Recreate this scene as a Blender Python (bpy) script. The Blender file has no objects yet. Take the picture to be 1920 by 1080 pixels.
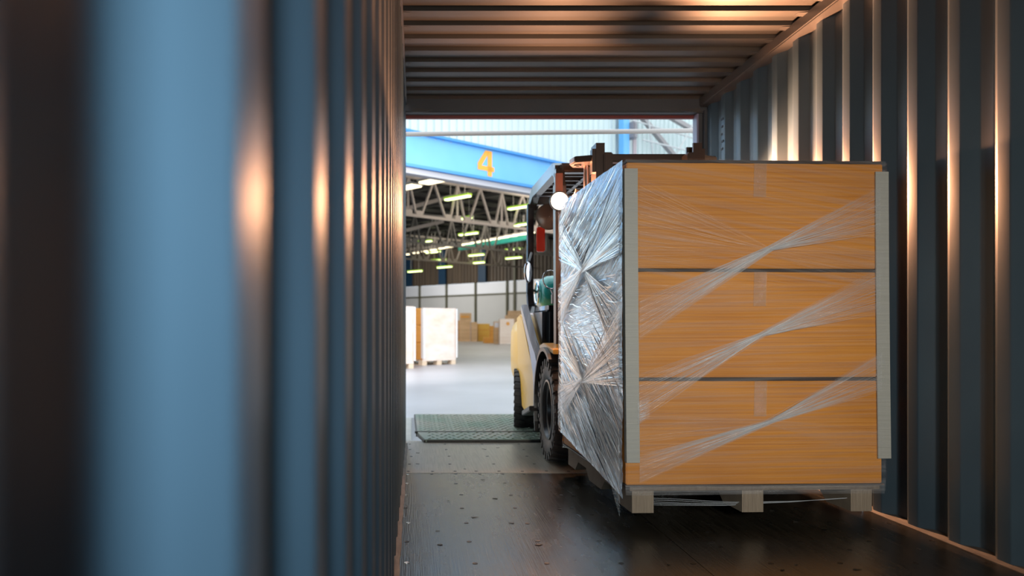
import bpy, bmesh, math, random
from mathutils import Vector, Matrix, noise
random.seed(7)
C = bpy.context.scene
COL = C.collection
# ------------------------------------------------------------------ camera, world, exposure
F, CX, CY, EYE = 1480.0, 780.0, 612.0, 0.915
cam = bpy.data.cameras.new('camera'); co = bpy.data.objects.new('camera', cam); COL.objects.link(co)
co.location = (0, 0, EYE); co.rotation_euler = (math.radians(90), 0, 0)
cam.sensor_width = 36; cam.lens = F/1920*36; cam.clip_start = .02; cam.clip_end = 300
cam.shift_x = (960-CX)/1920; cam.shift_y = (CY-540)/1920
cam.dof.use_dof = True; cam.dof.focus_distance = 3.75; cam.dof.aperture_fstop = 2.4
C.camera = co
C.view_settings.view_transform = 'Standard'; C.view_settings.look = 'None'
C.view_settings.gamma = 1; C.view_settings.use_curve_mapping = False; C.view_settings.exposure = 0.0
w = bpy.data.worlds.new('sky'); C.world = w; w.use_nodes = True
w.node_tree.nodes['Background'].inputs[0].default_value = (.80, .91, 1, 1)
w.node_tree.nodes['Background'].inputs[1].default_value = 2.1

def area(name, loc, target, size, sizey, power, color, spread=180):
    l = bpy.data.lights.new(name, 'AREA'); l.shape = 'RECTANGLE'; l.size = size; l.size_y = sizey
    l.energy = power; l.color = color; l.spread = math.radians(spread)
    o = bpy.data.objects.new(name, l); COL.objects.link(o); o.location = loc
    o.rotation_euler = (Vector(target)-Vector(loc)).to_track_quat('-Z', 'Y').to_euler()
    return o
def point(name, loc, power, color, r=.05, size=172, blend=.35, tilt=0):
    l = bpy.data.lights.new(name, 'SPOT'); l.energy = power; l.color = color; l.shadow_soft_size = r
    l.spot_size = math.radians(size); l.spot_blend = blend
    o = bpy.data.objects.new(name, l); COL.objects.link(o); o.location = loc; o.rotation_euler = (math.radians(-90+tilt), 0, 0); return o
# cool lamp close behind the photographer, added unseen fill lights for the load further back
area('camera_lamp', (.0, -.26, 1.12), (-.09, .38, .93), .07, .07, 6.0, (.60, .80, .92), 95)
area('load_fill_light', (.75, -2.2, 1.75), (1.55, 3.6, .9), .5, .5, 14.5, (1, .93, .82), 50)
area('cool_fill_light', (.25, -3.2, 1.5), (1.1, 3.5, 1.1), .5, .8, 1.2, (.40, .75, 1), 130)
WARM = (1, .45, .22)
point('forklift_lamp_light_left', (.965, 5.33, 1.78), 125, WARM, .05)
point('forklift_lamp_light_right', (2.065, 5.30, 1.81), 520, WARM, .05, 156, .7, 9)

# ------------------------------------------------------------------ helpers
def P(x, y, d):
    return Vector(((x-CX)/F*d, d, EYE+(CY-y)/F*d))
def mat(name, color, rough=.5, metal=0, var=None, scale=(1, 1, 1), amt=.0, bump=0, bscale=None, spec=.5, emit=None, estr=0, coat=0, detail=4):
    m = bpy.data.materials.new(name); m.use_nodes = True; nt = m.node_tree; b = nt.nodes['Principled BSDF']
    b.inputs['Base Color'].default_value = (*color, 1); b.inputs['Roughness'].default_value = rough
    b.inputs['Metallic'].default_value = metal; b.inputs['Specular IOR Level'].default_value = spec
    b.inputs['Coat Weight'].default_value = coat; b.inputs['Coat Roughness'].default_value = .06
    if emit: b.inputs['Emission Color'].default_value = (*emit, 1); b.inputs['Emission Strength'].default_value = estr
    if var or bump:
        tc = nt.nodes.new('ShaderNodeTexCoord'); mp = nt.nodes.new('ShaderNodeMapping'); mp.inputs['Scale'].default_value = scale
        nz = nt.nodes.new('ShaderNodeTexNoise'); nz.inputs['Scale'].default_value = 1; nz.inputs['Detail'].default_value = detail
        nt.links.new(tc.outputs['Object'], mp.inputs[0]); nt.links.new(mp.outputs[0], nz.inputs['Vector'])
        if var:
            r = nt.nodes.new('ShaderNodeValToRGB'); r.color_ramp.elements[0].color = (*color, 1); r.color_ramp.elements[1].color = (*var, 1)
            r.color_ramp.elements[0].position = .5-amt; r.color_ramp.elements[1].position = .5+amt
            nt.links.new(nz.outputs[0], r.inputs[0]); nt.links.new(r.outputs[0], b.inputs['Base Color'])
        if bump:
            bp = nt.nodes.new('ShaderNodeBump'); bp.inputs['Strength'].default_value = bump; bp.inputs['Distance'].default_value = .01
            nt.links.new(nz.outputs[0], bp.inputs['Height']); nt.links.new(bp.outputs[0], b.inputs['Normal'])
    return m

class MB:
    def __init__(s): s.bm = bmesh.new()
    def hexa(s, pts):
        v = [s.bm.verts.new(p) for p in pts]
        for f in ((0,3,2,1),(4,5,6,7),(0,1,5,4),(1,2,6,5),(2,3,7,6),(3,0,4,7)): s.bm.faces.new([v[i] for i in f])
        return s
    def box(s, x0, x1, y0, y1, z0, z1, M=None):
        pts = [Vector(p) for p in ((x0,y0,z0),(x1,y0,z0),(x1,y1,z0),(x0,y1,z0),(x0,y0,z1),(x1,y0,z1),(x1,y1,z1),(x0,y1,z1))]
        if M: pts = [M @ p for p in pts]
        return s.hexa(pts)
    def bar(s, a, b, w, h, up=(0,0,1)):
        a = Vector(a); b = Vector(b); d = (b-a).normalized(); u = Vector(up)
        if abs(d.dot(u)) > .98: u = Vector((0,1,0))
        r = d.cross(u).normalized(); u = r.cross(d)
        q = [(-1,-1),(1,-1),(1,1),(-1,1)]
        return s.hexa([a+r*w/2*i+u*h/2*j for i, j in q]+[b+r*w/2*i+u*h/2*j for i, j in q])
    def tube(s, pts, r, n=10, closed=False):
        pts = [Vector(p) for p in pts]; rings = []; N = len(pts)
        prev = None
        for i, p in enumerate(pts):
            if closed: d = pts[(i+1) % N]-pts[i-1]
            else: d = pts[min(i+1, N-1)]-pts[max(i-1, 0)]
            d.normalize()
            if prev is None: u = d.orthogonal().normalized()
            else: u = (prev-d*prev.dot(d)).normalized()
            prev = u; v = d.cross(u)
            rr = r[i] if isinstance(r, (list, tuple)) else r
            rings.append([s.bm.verts.new(p+(u*math.cos(2*math.pi*k/n)+v*math.sin(2*math.pi*k/n))*rr) for k in range(n)])
        for i in range(N if closed else N-1):
            A = rings[i]; B = rings[(i+1) % N]
            for k in range(n): s.bm.faces.new((A[k], A[(k+1) % n], B[(k+1) % n], B[k]))
        if not closed:
            s.bm.faces.new(rings[0][::-1]); s.bm.faces.new(rings[-1])
        return s
    def lathe(s, c, axis, prof, n=40, closed=True):
        """prof: list of (radius, offset along axis); closed loops ring into ring"""
        c = Vector(c); ax = Vector(axis).normalized(); u = ax.orthogonal().normalized(); v = ax.cross(u)
        rings = [[s.bm.verts.new(c+ax*o+(u*math.cos(2*math.pi*k/n)+v*math.sin(2*math.pi*k/n))*r) for k in range(n)] for r, o in prof]
        N = len(rings)
        for i in range(N if closed else N-1):
            A = rings[i]; B = rings[(i+1) % N]
            for k in range(n): s.bm.faces.new((A[k], A[(k+1) % n], B[(k+1) % n], B[k]))
        if not closed:
            s.bm.faces.new(rings[0][::-1]); s.bm.faces.new(rings[-1])
        return s
    def prism(s, poly, axis, a, b, M=None):
        """extrude a polygon given in the two other axes"""
        def mk(p, t):
            v = {'x': Vector((t, p[0], p[1])), 'y': Vector((p[0], t, p[1])), 'z': Vector((p[0], p[1], t))}[axis]
            return M @ v if M else v
        A = [s.bm.verts.new(mk(p, a)) for p in poly]; B = [s.bm.verts.new(mk(p, b)) for p in poly]
        n = len(poly); s.bm.faces.new(A[::-1]); s.bm.faces.new(B)
        for i in range(n): s.bm.faces.new((A[i], A[(i+1) % n], B[(i+1) % n], B[i]))
        return s
    def bevel(s, w, seg=2):
        bmesh.ops.bevel(s.bm, geom=s.bm.edges[:], offset=w, segments=seg, affect='EDGES', clamp_overlap=True)
        return s
    def obj(s, name, m, parent=None, smooth=False):
        bmesh.ops.recalc_face_normals(s.bm, faces=s.bm.faces[:])
        me = bpy.data.meshes.new(name)
        if parent is not None:
            M = Matrix.Identity(4); o = parent
            while o is not None: M = o.matrix_basis @ M; o = o.parent
            s.bm.transform(M.inverted())
        s.bm.to_mesh(me); s.bm.free()
        if smooth:
            for p in me.polygons: p.use_smooth = True
            try: me.set_sharp_from_angle(angle=math.radians(38))
            except Exception: pass
        me.materials.append(m); o = bpy.data.objects.new(name, me); COL.objects.link(o); o.parent = parent
        return o
def tag(o, label=None, cat=None, group=None, kind=None):
    if label: o['label'] = label
    if cat: o['category'] = cat
    if group: o['group'] = group
    if kind: o['kind'] = kind
    return o
def empty(name, loc, rz=0, **k):
    o = bpy.data.objects.new(name, None); COL.objects.link(o); o.location = loc; o.rotation_euler = (0, 0, rz)
    o.empty_display_size = .1; return tag(o, **k)
def shade_obj(o): return o
def inst(src, parent, M):
    c = src.copy(); COL.objects.link(c); c.parent = parent; c.matrix_basis = M; return c
def S(o, label=None): return tag(o, label, None, None, 'structure')

# ------------------------------------------------------------------ materials
paint_L = mat('container_paint', (.046,.078,.108), .40, var=(.062,.102,.136), scale=(3,3,2), amt=.25, bump=.12, spec=.5)
paint_C = mat('container_ceiling_paint', (.055,.052,.047), .5, var=(.08,.07,.06), scale=(1.2,9,3), amt=.25, bump=.1)
paint_H = mat('container_frame_paint', (.07,.075,.085), .5, var=(.09,.095,.105), scale=(3,3,3), amt=.3)
paint_T = mat('rail_paint', (.08,.08,.085), .42, var=(.11,.095,.085), scale=(8,2,8), amt=.2)
red_lip = mat('red_edge_paint', (.25,.05,.045), .5)
sealant = mat('beige_sealant', (.13,.115,.10), .6, var=(.07,.06,.05), scale=(30,10,30), amt=.2, bump=.5)
screw_m = mat('screw_steel', (.02,.018,.016), .45, .6)
sheen_m = mat('bright_scratched_steel', (.6,.58,.55), .3, 1)

def plywood(name, c0, c1, r0, r1):
    m = bpy.data.materials.new(name); m.use_nodes = True; nt = m.node_tree; b = nt.nodes['Principled BSDF']; L = nt.links
    tc = nt.nodes.new('ShaderNodeTexCoord')
    def nz(sc, det, dist=0):
        mp = nt.nodes.new('ShaderNodeMapping'); mp.inputs['Scale'].default_value = sc
        n = nt.nodes.new('ShaderNodeTexNoise'); n.inputs['Scale'].default_value = 1; n.inputs['Detail'].default_value = det; n.inputs['Distortion'].default_value = dist
        L.new(tc.outputs['Object'], mp.inputs[0]); L.new(mp.outputs[0], n.inputs['Vector']); return n
    g = nz((160, 3.2, 3), 5, .4); s = nz((2.0, 1.2, 3), 1.5, .2); f = nz((22, 5, 4), 4, .3)
    r = nt.nodes.new('ShaderNodeValToRGB'); r.color_ramp.elements[0].position = .35; r.color_ramp.elements[1].position = .7
    r.color_ramp.elements[0].color = (*c0, 1); r.color_ramp.elements[1].color = (*c1, 1)
    L.new(g.outputs[0], r.inputs[0])
    r2 = nt.nodes.new('ShaderNodeMapRange'); r2.inputs[1].default_value = .35; r2.inputs[2].default_value = .7; r2.inputs[3].default_value = r0; r2.inputs[4].default_value = r1
    ad = nt.nodes.new('ShaderNodeMath'); ad.operation = 'ADD'; mu = nt.nodes.new('ShaderNodeMath'); mu.operation = 'MULTIPLY'; mu.inputs[1].default_value = .5
    L.new(s.outputs[0], ad.inputs[0]); L.new(f.outputs[0], ad.inputs[1]); L.new(ad.outputs[0], mu.inputs[0]); L.new(mu.outputs[0], r2.inputs[0])
    L.new(r.outputs[0], b.inputs['Base Color']); L.new(r2.outputs[0], b.inputs['Roughness'])
    bp = nt.nodes.new('ShaderNodeBump'); bp.inputs['Strength'].default_value = .25; bp.inputs['Distance'].default_value = .004
    L.new(g.outputs[0], bp.inputs['Height']); L.new(bp.outputs[0], b.inputs['Normal'])
    b.inputs['Specular IOR Level'].default_value = .62
    return m
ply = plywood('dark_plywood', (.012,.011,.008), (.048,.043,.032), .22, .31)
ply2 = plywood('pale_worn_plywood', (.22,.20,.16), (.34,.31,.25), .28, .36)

# ------------------------------------------------------------------ container shell
XL, XR, YB, YE, ZC = -.08, 2.265, -5.7, 6.16, 2.69
PITCH, DEP = .278, .036
def corr(name, x_in, sgn, y0, phase, m, flip):
    """corrugated side wall; inner flat starts at phase + k*PITCH, sgn = outward direction"""
    bm = bmesh.new(); prof = []
    k = math.floor((YB-phase)/PITCH)
    while phase+k*PITCH < YE:
        b = phase+k*PITCH
        prof += [(b, 0), (b+.070, 0), (b+.138, DEP), (b+.210, DEP)]; k += 1
    prof = [(max(YB, min(YE, y)), d) for y, d in prof]
    # rounded bends
    pr = []
    for i, (y, d) in enumerate(prof):
        if 0 < i < len(prof)-1:
            p = Vector((y, d)); a = Vector(prof[i-1]); b = Vector(prof[i+1])
            if (a-p).length > .02 and (b-p).length > .02:
                A = p+(a-p).normalized()*.006; B = p+(b-p).normalized()*.006
                pr += [tuple(A), tuple((A+B)/2*.5+p*.5), tuple(B)]; continue
        pr.append((y, d))
    zs = [-.02, ZC]
    vs = [[bm.verts.new((x_in+sgn*d, y, z)) for z in zs] for y, d in pr]
    vo = [[bm.verts.new((x_in+sgn*(d+.002), y, z)) for z in zs] for y, d in pr]
    for i in range(len(pr)-1):
        bm.faces.new((vs[i][0], vs[i+1][0], vs[i+1][1], vs[i][1]))
        bm.faces.new((vo[i][0], vo[i][1], vo[i+1][1], vo[i+1][0]))
    me = bpy.data.meshes.new(name); bmesh.ops.recalc_face_normals(bm, faces=bm.faces[:]); bm.to_mesh(me); bm.free()
    me.materials.append(m); o = bpy.data.objects.new(name, me); COL.objects.link(o)
    for p in me.polygons: p.use_smooth = True
    me.set_sharp_from_angle(angle=math.radians(25))
    return S(o)
wl = corr('wall_left', XL, -1, YB, .372*.952, paint_L, 0)
wr = corr('wall_right', XR, 1, YB, 3.285, paint_L, 1)
mb = MB(); mb.box(XL-.06, XR+.06, YB-.05, YB, -.05, ZC+.05); S(mb.obj('wall_back', paint_L))
# ceiling: ribs run across
bm = bmesh.new(); pr = []; y = 4.440-.214*48
while y < YE:
    pr += [(y, 0), (y+.082, 0), (y+.10, .022), (y+.196, .022)]; y += .214
pr = [(max(YB, min(YE, a)), d) for a, d in pr]
a = [bm.verts.new((XL-.04, y, ZC+d)) for y, d in pr]; b = [bm.verts.new((XR+.04, y, ZC+d)) for y, d in pr]
a2 = [bm.verts.new((XL-.04, y, ZC+d+.003)) for y, d in pr]; b2 = [bm.verts.new((XR+.04, y, ZC+d+.003)) for y, d in pr]
for i in range(len(pr)-1):
    bm.faces.new((a[i], a[i+1], b[i+1], b[i])); bm.faces.new((a2[i], b2[i], b2[i+1], a2[i+1]))
me = bpy.data.meshes.new('ceiling'); bm.to_mesh(me); bm.free(); me.materials.append(paint_C)
ceil = bpy.data.objects.new('ceiling', me); COL.objects.link(ceil); S(ceil)
# end gussets of the roof ribs
y = 4.440-.214*4
for sx in (0, 1):
    mb = MB(); yy = 4.440-.214*4
    while yy < YE-.1:
        x0, x1 = (XL-.02, XL+.045) if sx == 0 else (XR-.105, XR-.04)
        if sx == 0: mb.hexa([(x0,yy+.005,ZC-.002),(x1,yy+.02,ZC-.001),(x1,yy+.06,ZC-.001),(x0,yy+.078,ZC-.002),(x0,yy+.005,ZC+.02),(x1,yy+.02,ZC+.0),(x1,yy+.06,ZC+.0),(x0,yy+.078,ZC+.02)])
        else: mb.hexa([(x0,yy+.02,ZC-.001),(x1,yy+.005,ZC-.006),(x1,yy+.078,ZC-.006),(x0,yy+.06,ZC-.001),(x0,yy+.02,ZC),(x1,yy+.005,ZC+.02),(x1,yy+.078,ZC+.02),(x0,yy+.06,ZC)])
        yy += .214
    mb.obj('rib_ends', paint_C, ceil)
# top rails, bottom rails
mb = MB(); mb.box(XR-.055, XR+.06, YB, YE, 2.625, 2.70).bevel(.008); S(mb.obj('trim_1', paint_T, None, True))
mb = MB(); mb.box(XL-.06, XL+.008, YB, YE, 2.635, 2.70).bevel(.008); S(mb.obj('trim_2', paint_T, None, True))
def rough_strip(x0, x1, z1, sgn, name):
    mb = MB(); n = 170
    for i in range(n):
        ya = YB+(YE-YB)*i/n; yb = YB+(YE-YB)*(i+1)/n
        w0 = .007*noise.noise(Vector((ya*5, x0, 0))); w1 = .007*noise.noise(Vector((yb*5, x0, 0)))
        e0, e1 = (x0+w0, x0+w1)
        mb.hexa([(e0,ya,0),(x1,ya,0),(x1,yb,0),(e1,yb,0),(e0,ya,.003),(x1,ya,z1),(x1,yb,z1),(e1,yb,.003)])
    return S(mb.obj(name, sealant))
rough_strip(XR-.024, XR+.036, .014, 1, 'baseboard_right')
rough_strip(XL+.018, XL-.036, .012, -1, 'baseboard_left')
# door frame at the open end
mb = MB(); mb.box(XL-.14, XR+.14, YE, YE+.11, 2.585, 2.79).bevel(.01); S(mb.obj('trim_3', paint_H, None, True))
mb = MB(); mb.box(XL-.02, XR-.0, YE+.09, YE+.125, 2.562, 2.586); S(mb.obj('trim_4', red_lip))
mb = MB(); mb.box(XL-.14, XL+.0, YE-.002, YE+.11, -.02, 2.60); S(mb.obj('trim_5', paint_H))
mb = MB(); mb.box(XR-.02, XR+.14, YE-.02, YE+.11, -.02, 2.60); mb.box(XR-.052, XR-.02, YE+.03, YE+.05, -.02, 2.60); S(mb.obj('trim_6', paint_H))
mb = MB(); mb.box(XR-.066, XR-.052, YE+.02, YE+.11, 0, 2.58); S(mb.obj('trim_7', mat('lilac_gasket', (.30,.29,.42), .4)))
for (sx, x) in ((1, XR-.05), (-1, XL+.05)):   # corner gusset plates under the header
    mb = MB(); mb.prism([(x, 2.62), (x-sx*.16, 2.605), (x-sx*.10, 2.586), (x, 2.586)], 'y', YE-.008, YE-.001); mb.obj('gusset', paint_T, bpy.data.objects['trim_3'])
mb = MB(); mb.box(XL-.1, XR+.1, YE-.02, YE+.14, -.16, -.022); S(mb.obj('trim_8', paint_H))
# plywood floor sheets
fl = empty('floor', (0, 0, 0)); S(fl)
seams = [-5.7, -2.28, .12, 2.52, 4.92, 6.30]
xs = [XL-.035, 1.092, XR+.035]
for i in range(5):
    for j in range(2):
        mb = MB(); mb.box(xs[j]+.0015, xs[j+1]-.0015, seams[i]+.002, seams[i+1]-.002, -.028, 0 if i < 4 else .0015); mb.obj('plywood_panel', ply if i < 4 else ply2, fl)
mb = MB(); mb.box(XL-.04, XR+.04, -5.7, 6.30, -.05, -.03); mb.obj('underlay', screw_m, fl)
# screws
mb = MB(); mb.lathe((0,0,0), (0,0,1), [(.0105, -.002), (.0105, .0012), (.004, .0004)], 12, closed=False); scr = mb.obj('screw', screw_m, fl)
mb = MB(); mb.lathe((0,0,0), (0,0,1), [(.0105, -.002), (.0105, .0014), (.005, .001)], 12, closed=False); scrb = mb.obj('screw', sheen_m, fl); tag(scrb, 'worn shiny screw head')
first = [True, True]
rows = [4.98, 5.24, 5.55, 5.85, 6.12, 4.885, 4.60, 4.285, 3.98, 3.67, 3.36, 3.05, 2.74]
for r in rows:
    cols = [-.045, .235, .51, .79, 1.07, 1.36, 1.64, 1.92, 2.2]
    if r in (4.98, 4.885): cols = [-.045+.145*k for k in range(16)]
    for k, x in enumerate(cols):
        br = (k == 0 and r < 4.9 and random.random() < .7)
        M = Matrix.Translation((x+random.uniform(-.012, .012), r+random.uniform(-.008, .008), .0015 if r > 4.9 else 0))
        q = 1 if br else 0; s_ = scrb if br else scr
        if first[q]: s_.matrix_basis = M; first[q] = False
        else: inst(s_, fl, M)
mb = MB()
for _ in range(46):
    x = random.uniform(0, 1.9); y = random.uniform(2.9, 6.0); a = random.uniform(0, 6.28); r = random.uniform(.004, .013)
    n = 6; poly = [(x+r*random.uniform(.4, 1.3)*math.cos(a+k*6.28/n)*1.5, y+r*random.uniform(.3, 1)*math.sin(a+k*6.28/n)) for k in range(n)]
    mb.prism(poly, 'z', .0016, .003)
tag(mb.obj('grit', screw_m, fl), 'dark specks of grit and splinters', kind='stuff')
# lashing ring by the right wall
blue_ring = mat('blue_steel', (.06,.14,.24), .35, .3)
c = Vector((XR-.075, 3.98, .0))
mb = MB(); mb.tube([c+Vector((0.03*math.cos(t)*1.0, -.035*math.cos(t)*1.6, .045*math.sin(t)+.0)) for t in [math.pi*k/12 for k in range(13)]], .006, 8)
tag(mb.obj('lashing_ring', blue_ring, None, True), 'blue steel lashing ring standing on the floor edge by the right wall', 'ring')
# stencil marks on right wall near door
mk = mat('marking_ink', (.03,.03,.05), .6)
mb = MB()
for k in range(5):
    mb.box(XR-.0035, XR-.0015, 5.81+.012*(k % 3), 5.86-.01*(k % 2), 2.44-.055*k, 2.455-.055*k)
mb.obj('stencil_mark', mk, wr)

# ------------------------------------------------------------------ dock, yard
conc = mat('yard_concrete', (.33,.335,.36), .38, var=(.44,.44,.475), scale=(.8,.5,1), amt=.25, bump=.1)
mb = MB(); mb.box(-60, 60, 7.95, 80, -.3, -.004); S(mb.obj('ground', conc), 'grey concrete floor running from the dock into the warehouse')
edge_c = mat('dock_edge_concrete', (.40,.39,.36), .6, var=(.3,.3,.28), scale=(5,5,5), amt=.3)
mb = MB(); mb.box(-6, .0-.045, 6.32, 7.95, -.3, -.004); S(mb.obj('trim_9', edge_c))
mb = MB(); mb.box(2.32, 9, 6.32, 7.95, -.3, -.004); S(mb.obj('trim_10', edge_c))
green = mat('dock_green_steel', (.09,.16,.115), .42, .3, var=(.24,.22,.18), scale=(2,2,2), amt=.16, bump=.1)
dl = empty('dock_leveller', (1.1, 6.3, 0), label='green chequered steel dock leveller plate bridging yard and container', cat='dock plate')
mb = MB(); mb.prism([(.012, 6.55), (2.26, 6.55), (2.28, 7.86), (-.008, 7.86)], 'z', -.002, .042); mb.obj('deck_plate', green, dl)
mb = MB(); mb.hexa([(.07,6.21,.006),(2.14,6.21,.006),(2.26,6.549,.014),(.012,6.549,.014),(.07,6.21,.026),(2.14,6.21,.026),(2.26,6.549,.040),(.012,6.549,.040)]); mb.obj('lip', green, dl)
mb = MB(); mb.tube([(-.01, 6.553, .036), (2.25, 6.553, .036)], .010, 8); mb.obj('hinge', screw_m, dl)
mb = MB(); mb.box(.085, 2.14, 6.198, 6.212, .003, .022); mb.bar((.010, 6.548, .016), (.068, 6.205, .012), .014, .018); mb.bar((-.012, 7.86, .02), (.008, 6.55, .02), .016, .04); mb.obj('edge_strip', screw_m, dl)
mb = MB()   # raised treads
treadm = mat('worn_green_tread', (.34,.42,.35), .35, .3)
for i in range(34):
    for j in range(24):
        x = .04+i*.066+(j % 2)*.033; y = 6.24+j*.066
        if y < 6.56 and (x < .10 or x > 2.1): continue
        if abs(y-6.553) < .03: continue
        if y < 6.55: zt = .0262+(y-6.21)*.041
        else: zt = .0422
        a = math.radians(40 if (i+j) % 2 else -40); dx, dy = math.cos(a)*.026, math.sin(a)*.026; nx, ny = -math.sin(a)*.006, math.cos(a)*.006
        v = [mb.bm.verts.new(p) for p in ((x-dx, y-dy, zt), (x+nx, y+ny, zt+.005), (x+dx, y+dy, zt), (x-nx, y-ny, zt+.005))]
        mb.bm.faces.new(v)
tag(mb.obj('tread_pattern', treadm, dl), kind='stuff')

# overhead pipe at the dock gate
pipe_m = mat('beige_pipe_paint', (.45,.40,.37), .4)
mb = MB(); a = P(700, 252.5, 7.1); b = P(1420, 243.5, 7.1); mb.tube([a, b], .021, 12)
tag(mb.obj('overhead_pipe', pipe_m, None, True), 'thin beige pipe crossing the dock opening just below the container header', 'pipe')
# posts carrying that pipe, outside the sides of the container
for p, s_ in ((a, 'left'), (b, 'right')):
    mb = MB(); mb.box(p.x-.05, p.x+.05, 7.05, 7.15, -.004, p.z+.1); tag(mb.obj('gate_post', pipe_m), 'beige steel gate post outside the %s side of the container' % s_, 'post')

# ------------------------------------------------------------------ warehouse (axes turned 49 degrees)
A_ = math.radians(49); U = Vector((math.sin(A_), math.cos(A_), 0)); V = Vector((-math.cos(A_), math.sin(A_), 0)); P0 = Vector(((910-CX)/F*17.5, 17.5, 0))
WM = Matrix.Translation(P0) @ Matrix(((U.x, V.x, 0, 0), (U.y, V.y, 0, 0), (0, 0, 1, 0), (0, 0, 0, 1)))   # (u,v,z)->world
def onplane(x, y, v):
    """point of the vertical plane at warehouse v seen at pixel x,y -> (u, z)"""
    k = (x-CX)/F; o = P0+V*v
    t = (k*o.y-o.x)/(U.x-k*U.y); p = o+U*t; return t, EYE+(CY-y)/F*p.y
siding = mat('white_siding', (.58,.66,.64), .5, var=(.62,.69,.67), scale=(2,2,.3), amt=.3)
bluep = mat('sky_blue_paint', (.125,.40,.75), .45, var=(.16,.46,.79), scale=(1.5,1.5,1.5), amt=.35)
blued = mat('deep_blue_paint', (.04,.25,.62), .45)
orange_p = mat('orange_paint', (.90,.36,.03), .5)
lint = mat('pale_lintel', (.42,.42,.45), .5)
zt0 = onplane(759, 242, 0)[1]; zt1 = onplane(1030, 307, 0)[1]; zb0 = onplane(759, 306, 0)[1]; zb1 = onplane(1001, 353, 0)[1]
ZT = (zt0+zt1)/2; ZB = (zb0+zb1)/2
print('fascia z', zt0, zt1, zb0, zb1, 'four u', onplane(910, 305, 0))
fw = empty('wall_front', P0, 0); S(fw)
u = -14.0; ctr = 0
while u < 22:
    mb = MB(); n = 5; wd = 1.1
    for k in range(n):
        a = u+k*wd/n
        mb.prism([(a, .045), (a+.16, .045), (a+.175, .0), (a+.205, .0), (a+.22, .045), (a+.22, .06), (a, .06)], 'z', ZT-.05, 9.6 if u > -2.9 else 5.9, WM)  # unseen left end kept low so the side film reflects sky
    mb.obj('siding_panel', siding, fw); u += wd; ctr += 1
mb = MB(); mb.box(-14, 22, .0, .25, ZB, ZT, WM); fascia = mb.obj('fascia_beam', bluep, fw)
mb = MB(); mb.box(-14, 22, -.10, .05, ZT-.02, ZT+.035, WM); mb.box(-14, 22, -.05, .05, ZB-.03, ZB+.03, WM); mb.obj('fascia_flange', blued, fw)
mb = MB(); mb.box(-14, 22, .03, .30, ZB-.14, ZB-.032, WM); mb.box(-14, 22, -.02, .05, ZB-.165, ZB-.13, WM); mb.obj('lintel', lint, fw)
beige_low = mat('beige_unseen_wall', (.75,.50,.34), .5)  # unseen wall left of the gate, added for the side film to reflect
mb = MB(); u = -14.0
while u < -3.0:
    mb.prism([(u, .12), (u+.26, .12), (u+.29, .07), (u+.34, .07), (u+.37, .12), (u+.37, .2), (u, .2)], 'z', 1.55, ZB-.16, WM); u += .3667
mb.obj('unseen_siding', siding, fw)
mb = MB(); mb.box(-14, -2.9, .05, .24, -.004, 1.55, WM); mb.obj('unseen_wall_base', beige_low, fw)
mb = MB(); mb.box(-4.75, -4.35, -.02, .06, 1.5, ZB-.16, WM); mb.box(-3.05, -2.75, -.08, .28, -.004, ZB-.03, WM); mb.obj('unseen_jamb', bluep, fw)  # blue parts also added for the film's reflection
# the figure 4
uc, zc = onplane(911, 306, 0)
mb = MB(); W4, H4 = .52, .56; x0 = uc-W4/2; z0 = zc-H4/2
def q(x, z): return (x0+x*W4, z0+z*H4)
for pl in ([q(.60,0), q(.86,0), q(.86,1), q(.60,1)], [q(0,.20), q(1,.20), q(1,.38), q(0,.38)], [q(0,.38), q(.23,.38), q(.62,.86), q(.62,1), q(.46,1), q(0,.46)]):
    mb.prism(pl, 'y', -.012, .001, WM)
mb.obj('number_four', orange_p, fw)
# blue column, gutter pipe, brackets
uc, _ = onplane(1159, 250, 0)
mb = MB(); mb.box(uc-.13, uc+.13, -.26, -.11, 0, 9.6, WM); tag(mb.obj('steel_column', bluep), 'sky blue steel column standing against the white siding', 'column')
ug, zg = onplane(1163, 262, 0)
mb = MB(); mb.box(uc+.14, uc+.31, -.40, -.13, zg-.02, zg+.42, WM).bevel(.03); tag(mb.obj('junction_box', mat('grey_box_paint', (.25,.23,.24), .5), None, True), 'small grey junction box fixed beside the blue column', 'box')
gm = mat('pinkish_pipe', (.52,.42,.42), .5)
ug, _ = onplane(1178, 262, 0)
mb = MB(); mb.bar(WM @ Vector((ug+.06, -.15, 0)), WM @ Vector((ug+.06, -.15, 9.6)), .09, .09); tag(mb.obj('downpipe', gm, None, True), 'pinkish downpipe on the white wall right of the blue column', 'pipe')
brace_m = mat('grey_brace', (.30,.27,.26), .5)
def px_v(x, y, v): t, z = onplane(x, y, v); return WM @ Vector((t, v, z))
mb = MB(); mb.bar(px_v(1200, 215, -.3), px_v(1295, 330, -.3), .12, .12); tag(mb.obj('diagonal_brace', brace_m), 'brown grey diagonal brace sloping down in front of the white wall', 'brace')
mb = MB(); mb.bar(px_v(1250, 215, -.5), px_v(1330, 262, -.5), .12, .12); tag(mb.obj('diagonal_brace', brace_m), 'short grey brace at the top right corner of the opening', 'brace')
thin = mat('pale_rod', (.50,.50,.48), .5)
for k, (a, b, l) in enumerate((((1185,225),(1310,262),'long flat pale rod crossing the white wall near its top'), ((1215,215),(1225,300),'upright pale rod left of the steep brace'), ((1262,300),(1300,232),'pale rod rising to the right beside the container post'), ((1205,262),(1320,290),'lower pale rod crossing the white wall above the load'))):
    mb = MB(); mb.tube([px_v(*a, -.62-.06*k), px_v(*b, -.62-.06*k)], .022, 6); tag(mb.obj('tie_rod', thin), l, 'rod')

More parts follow.
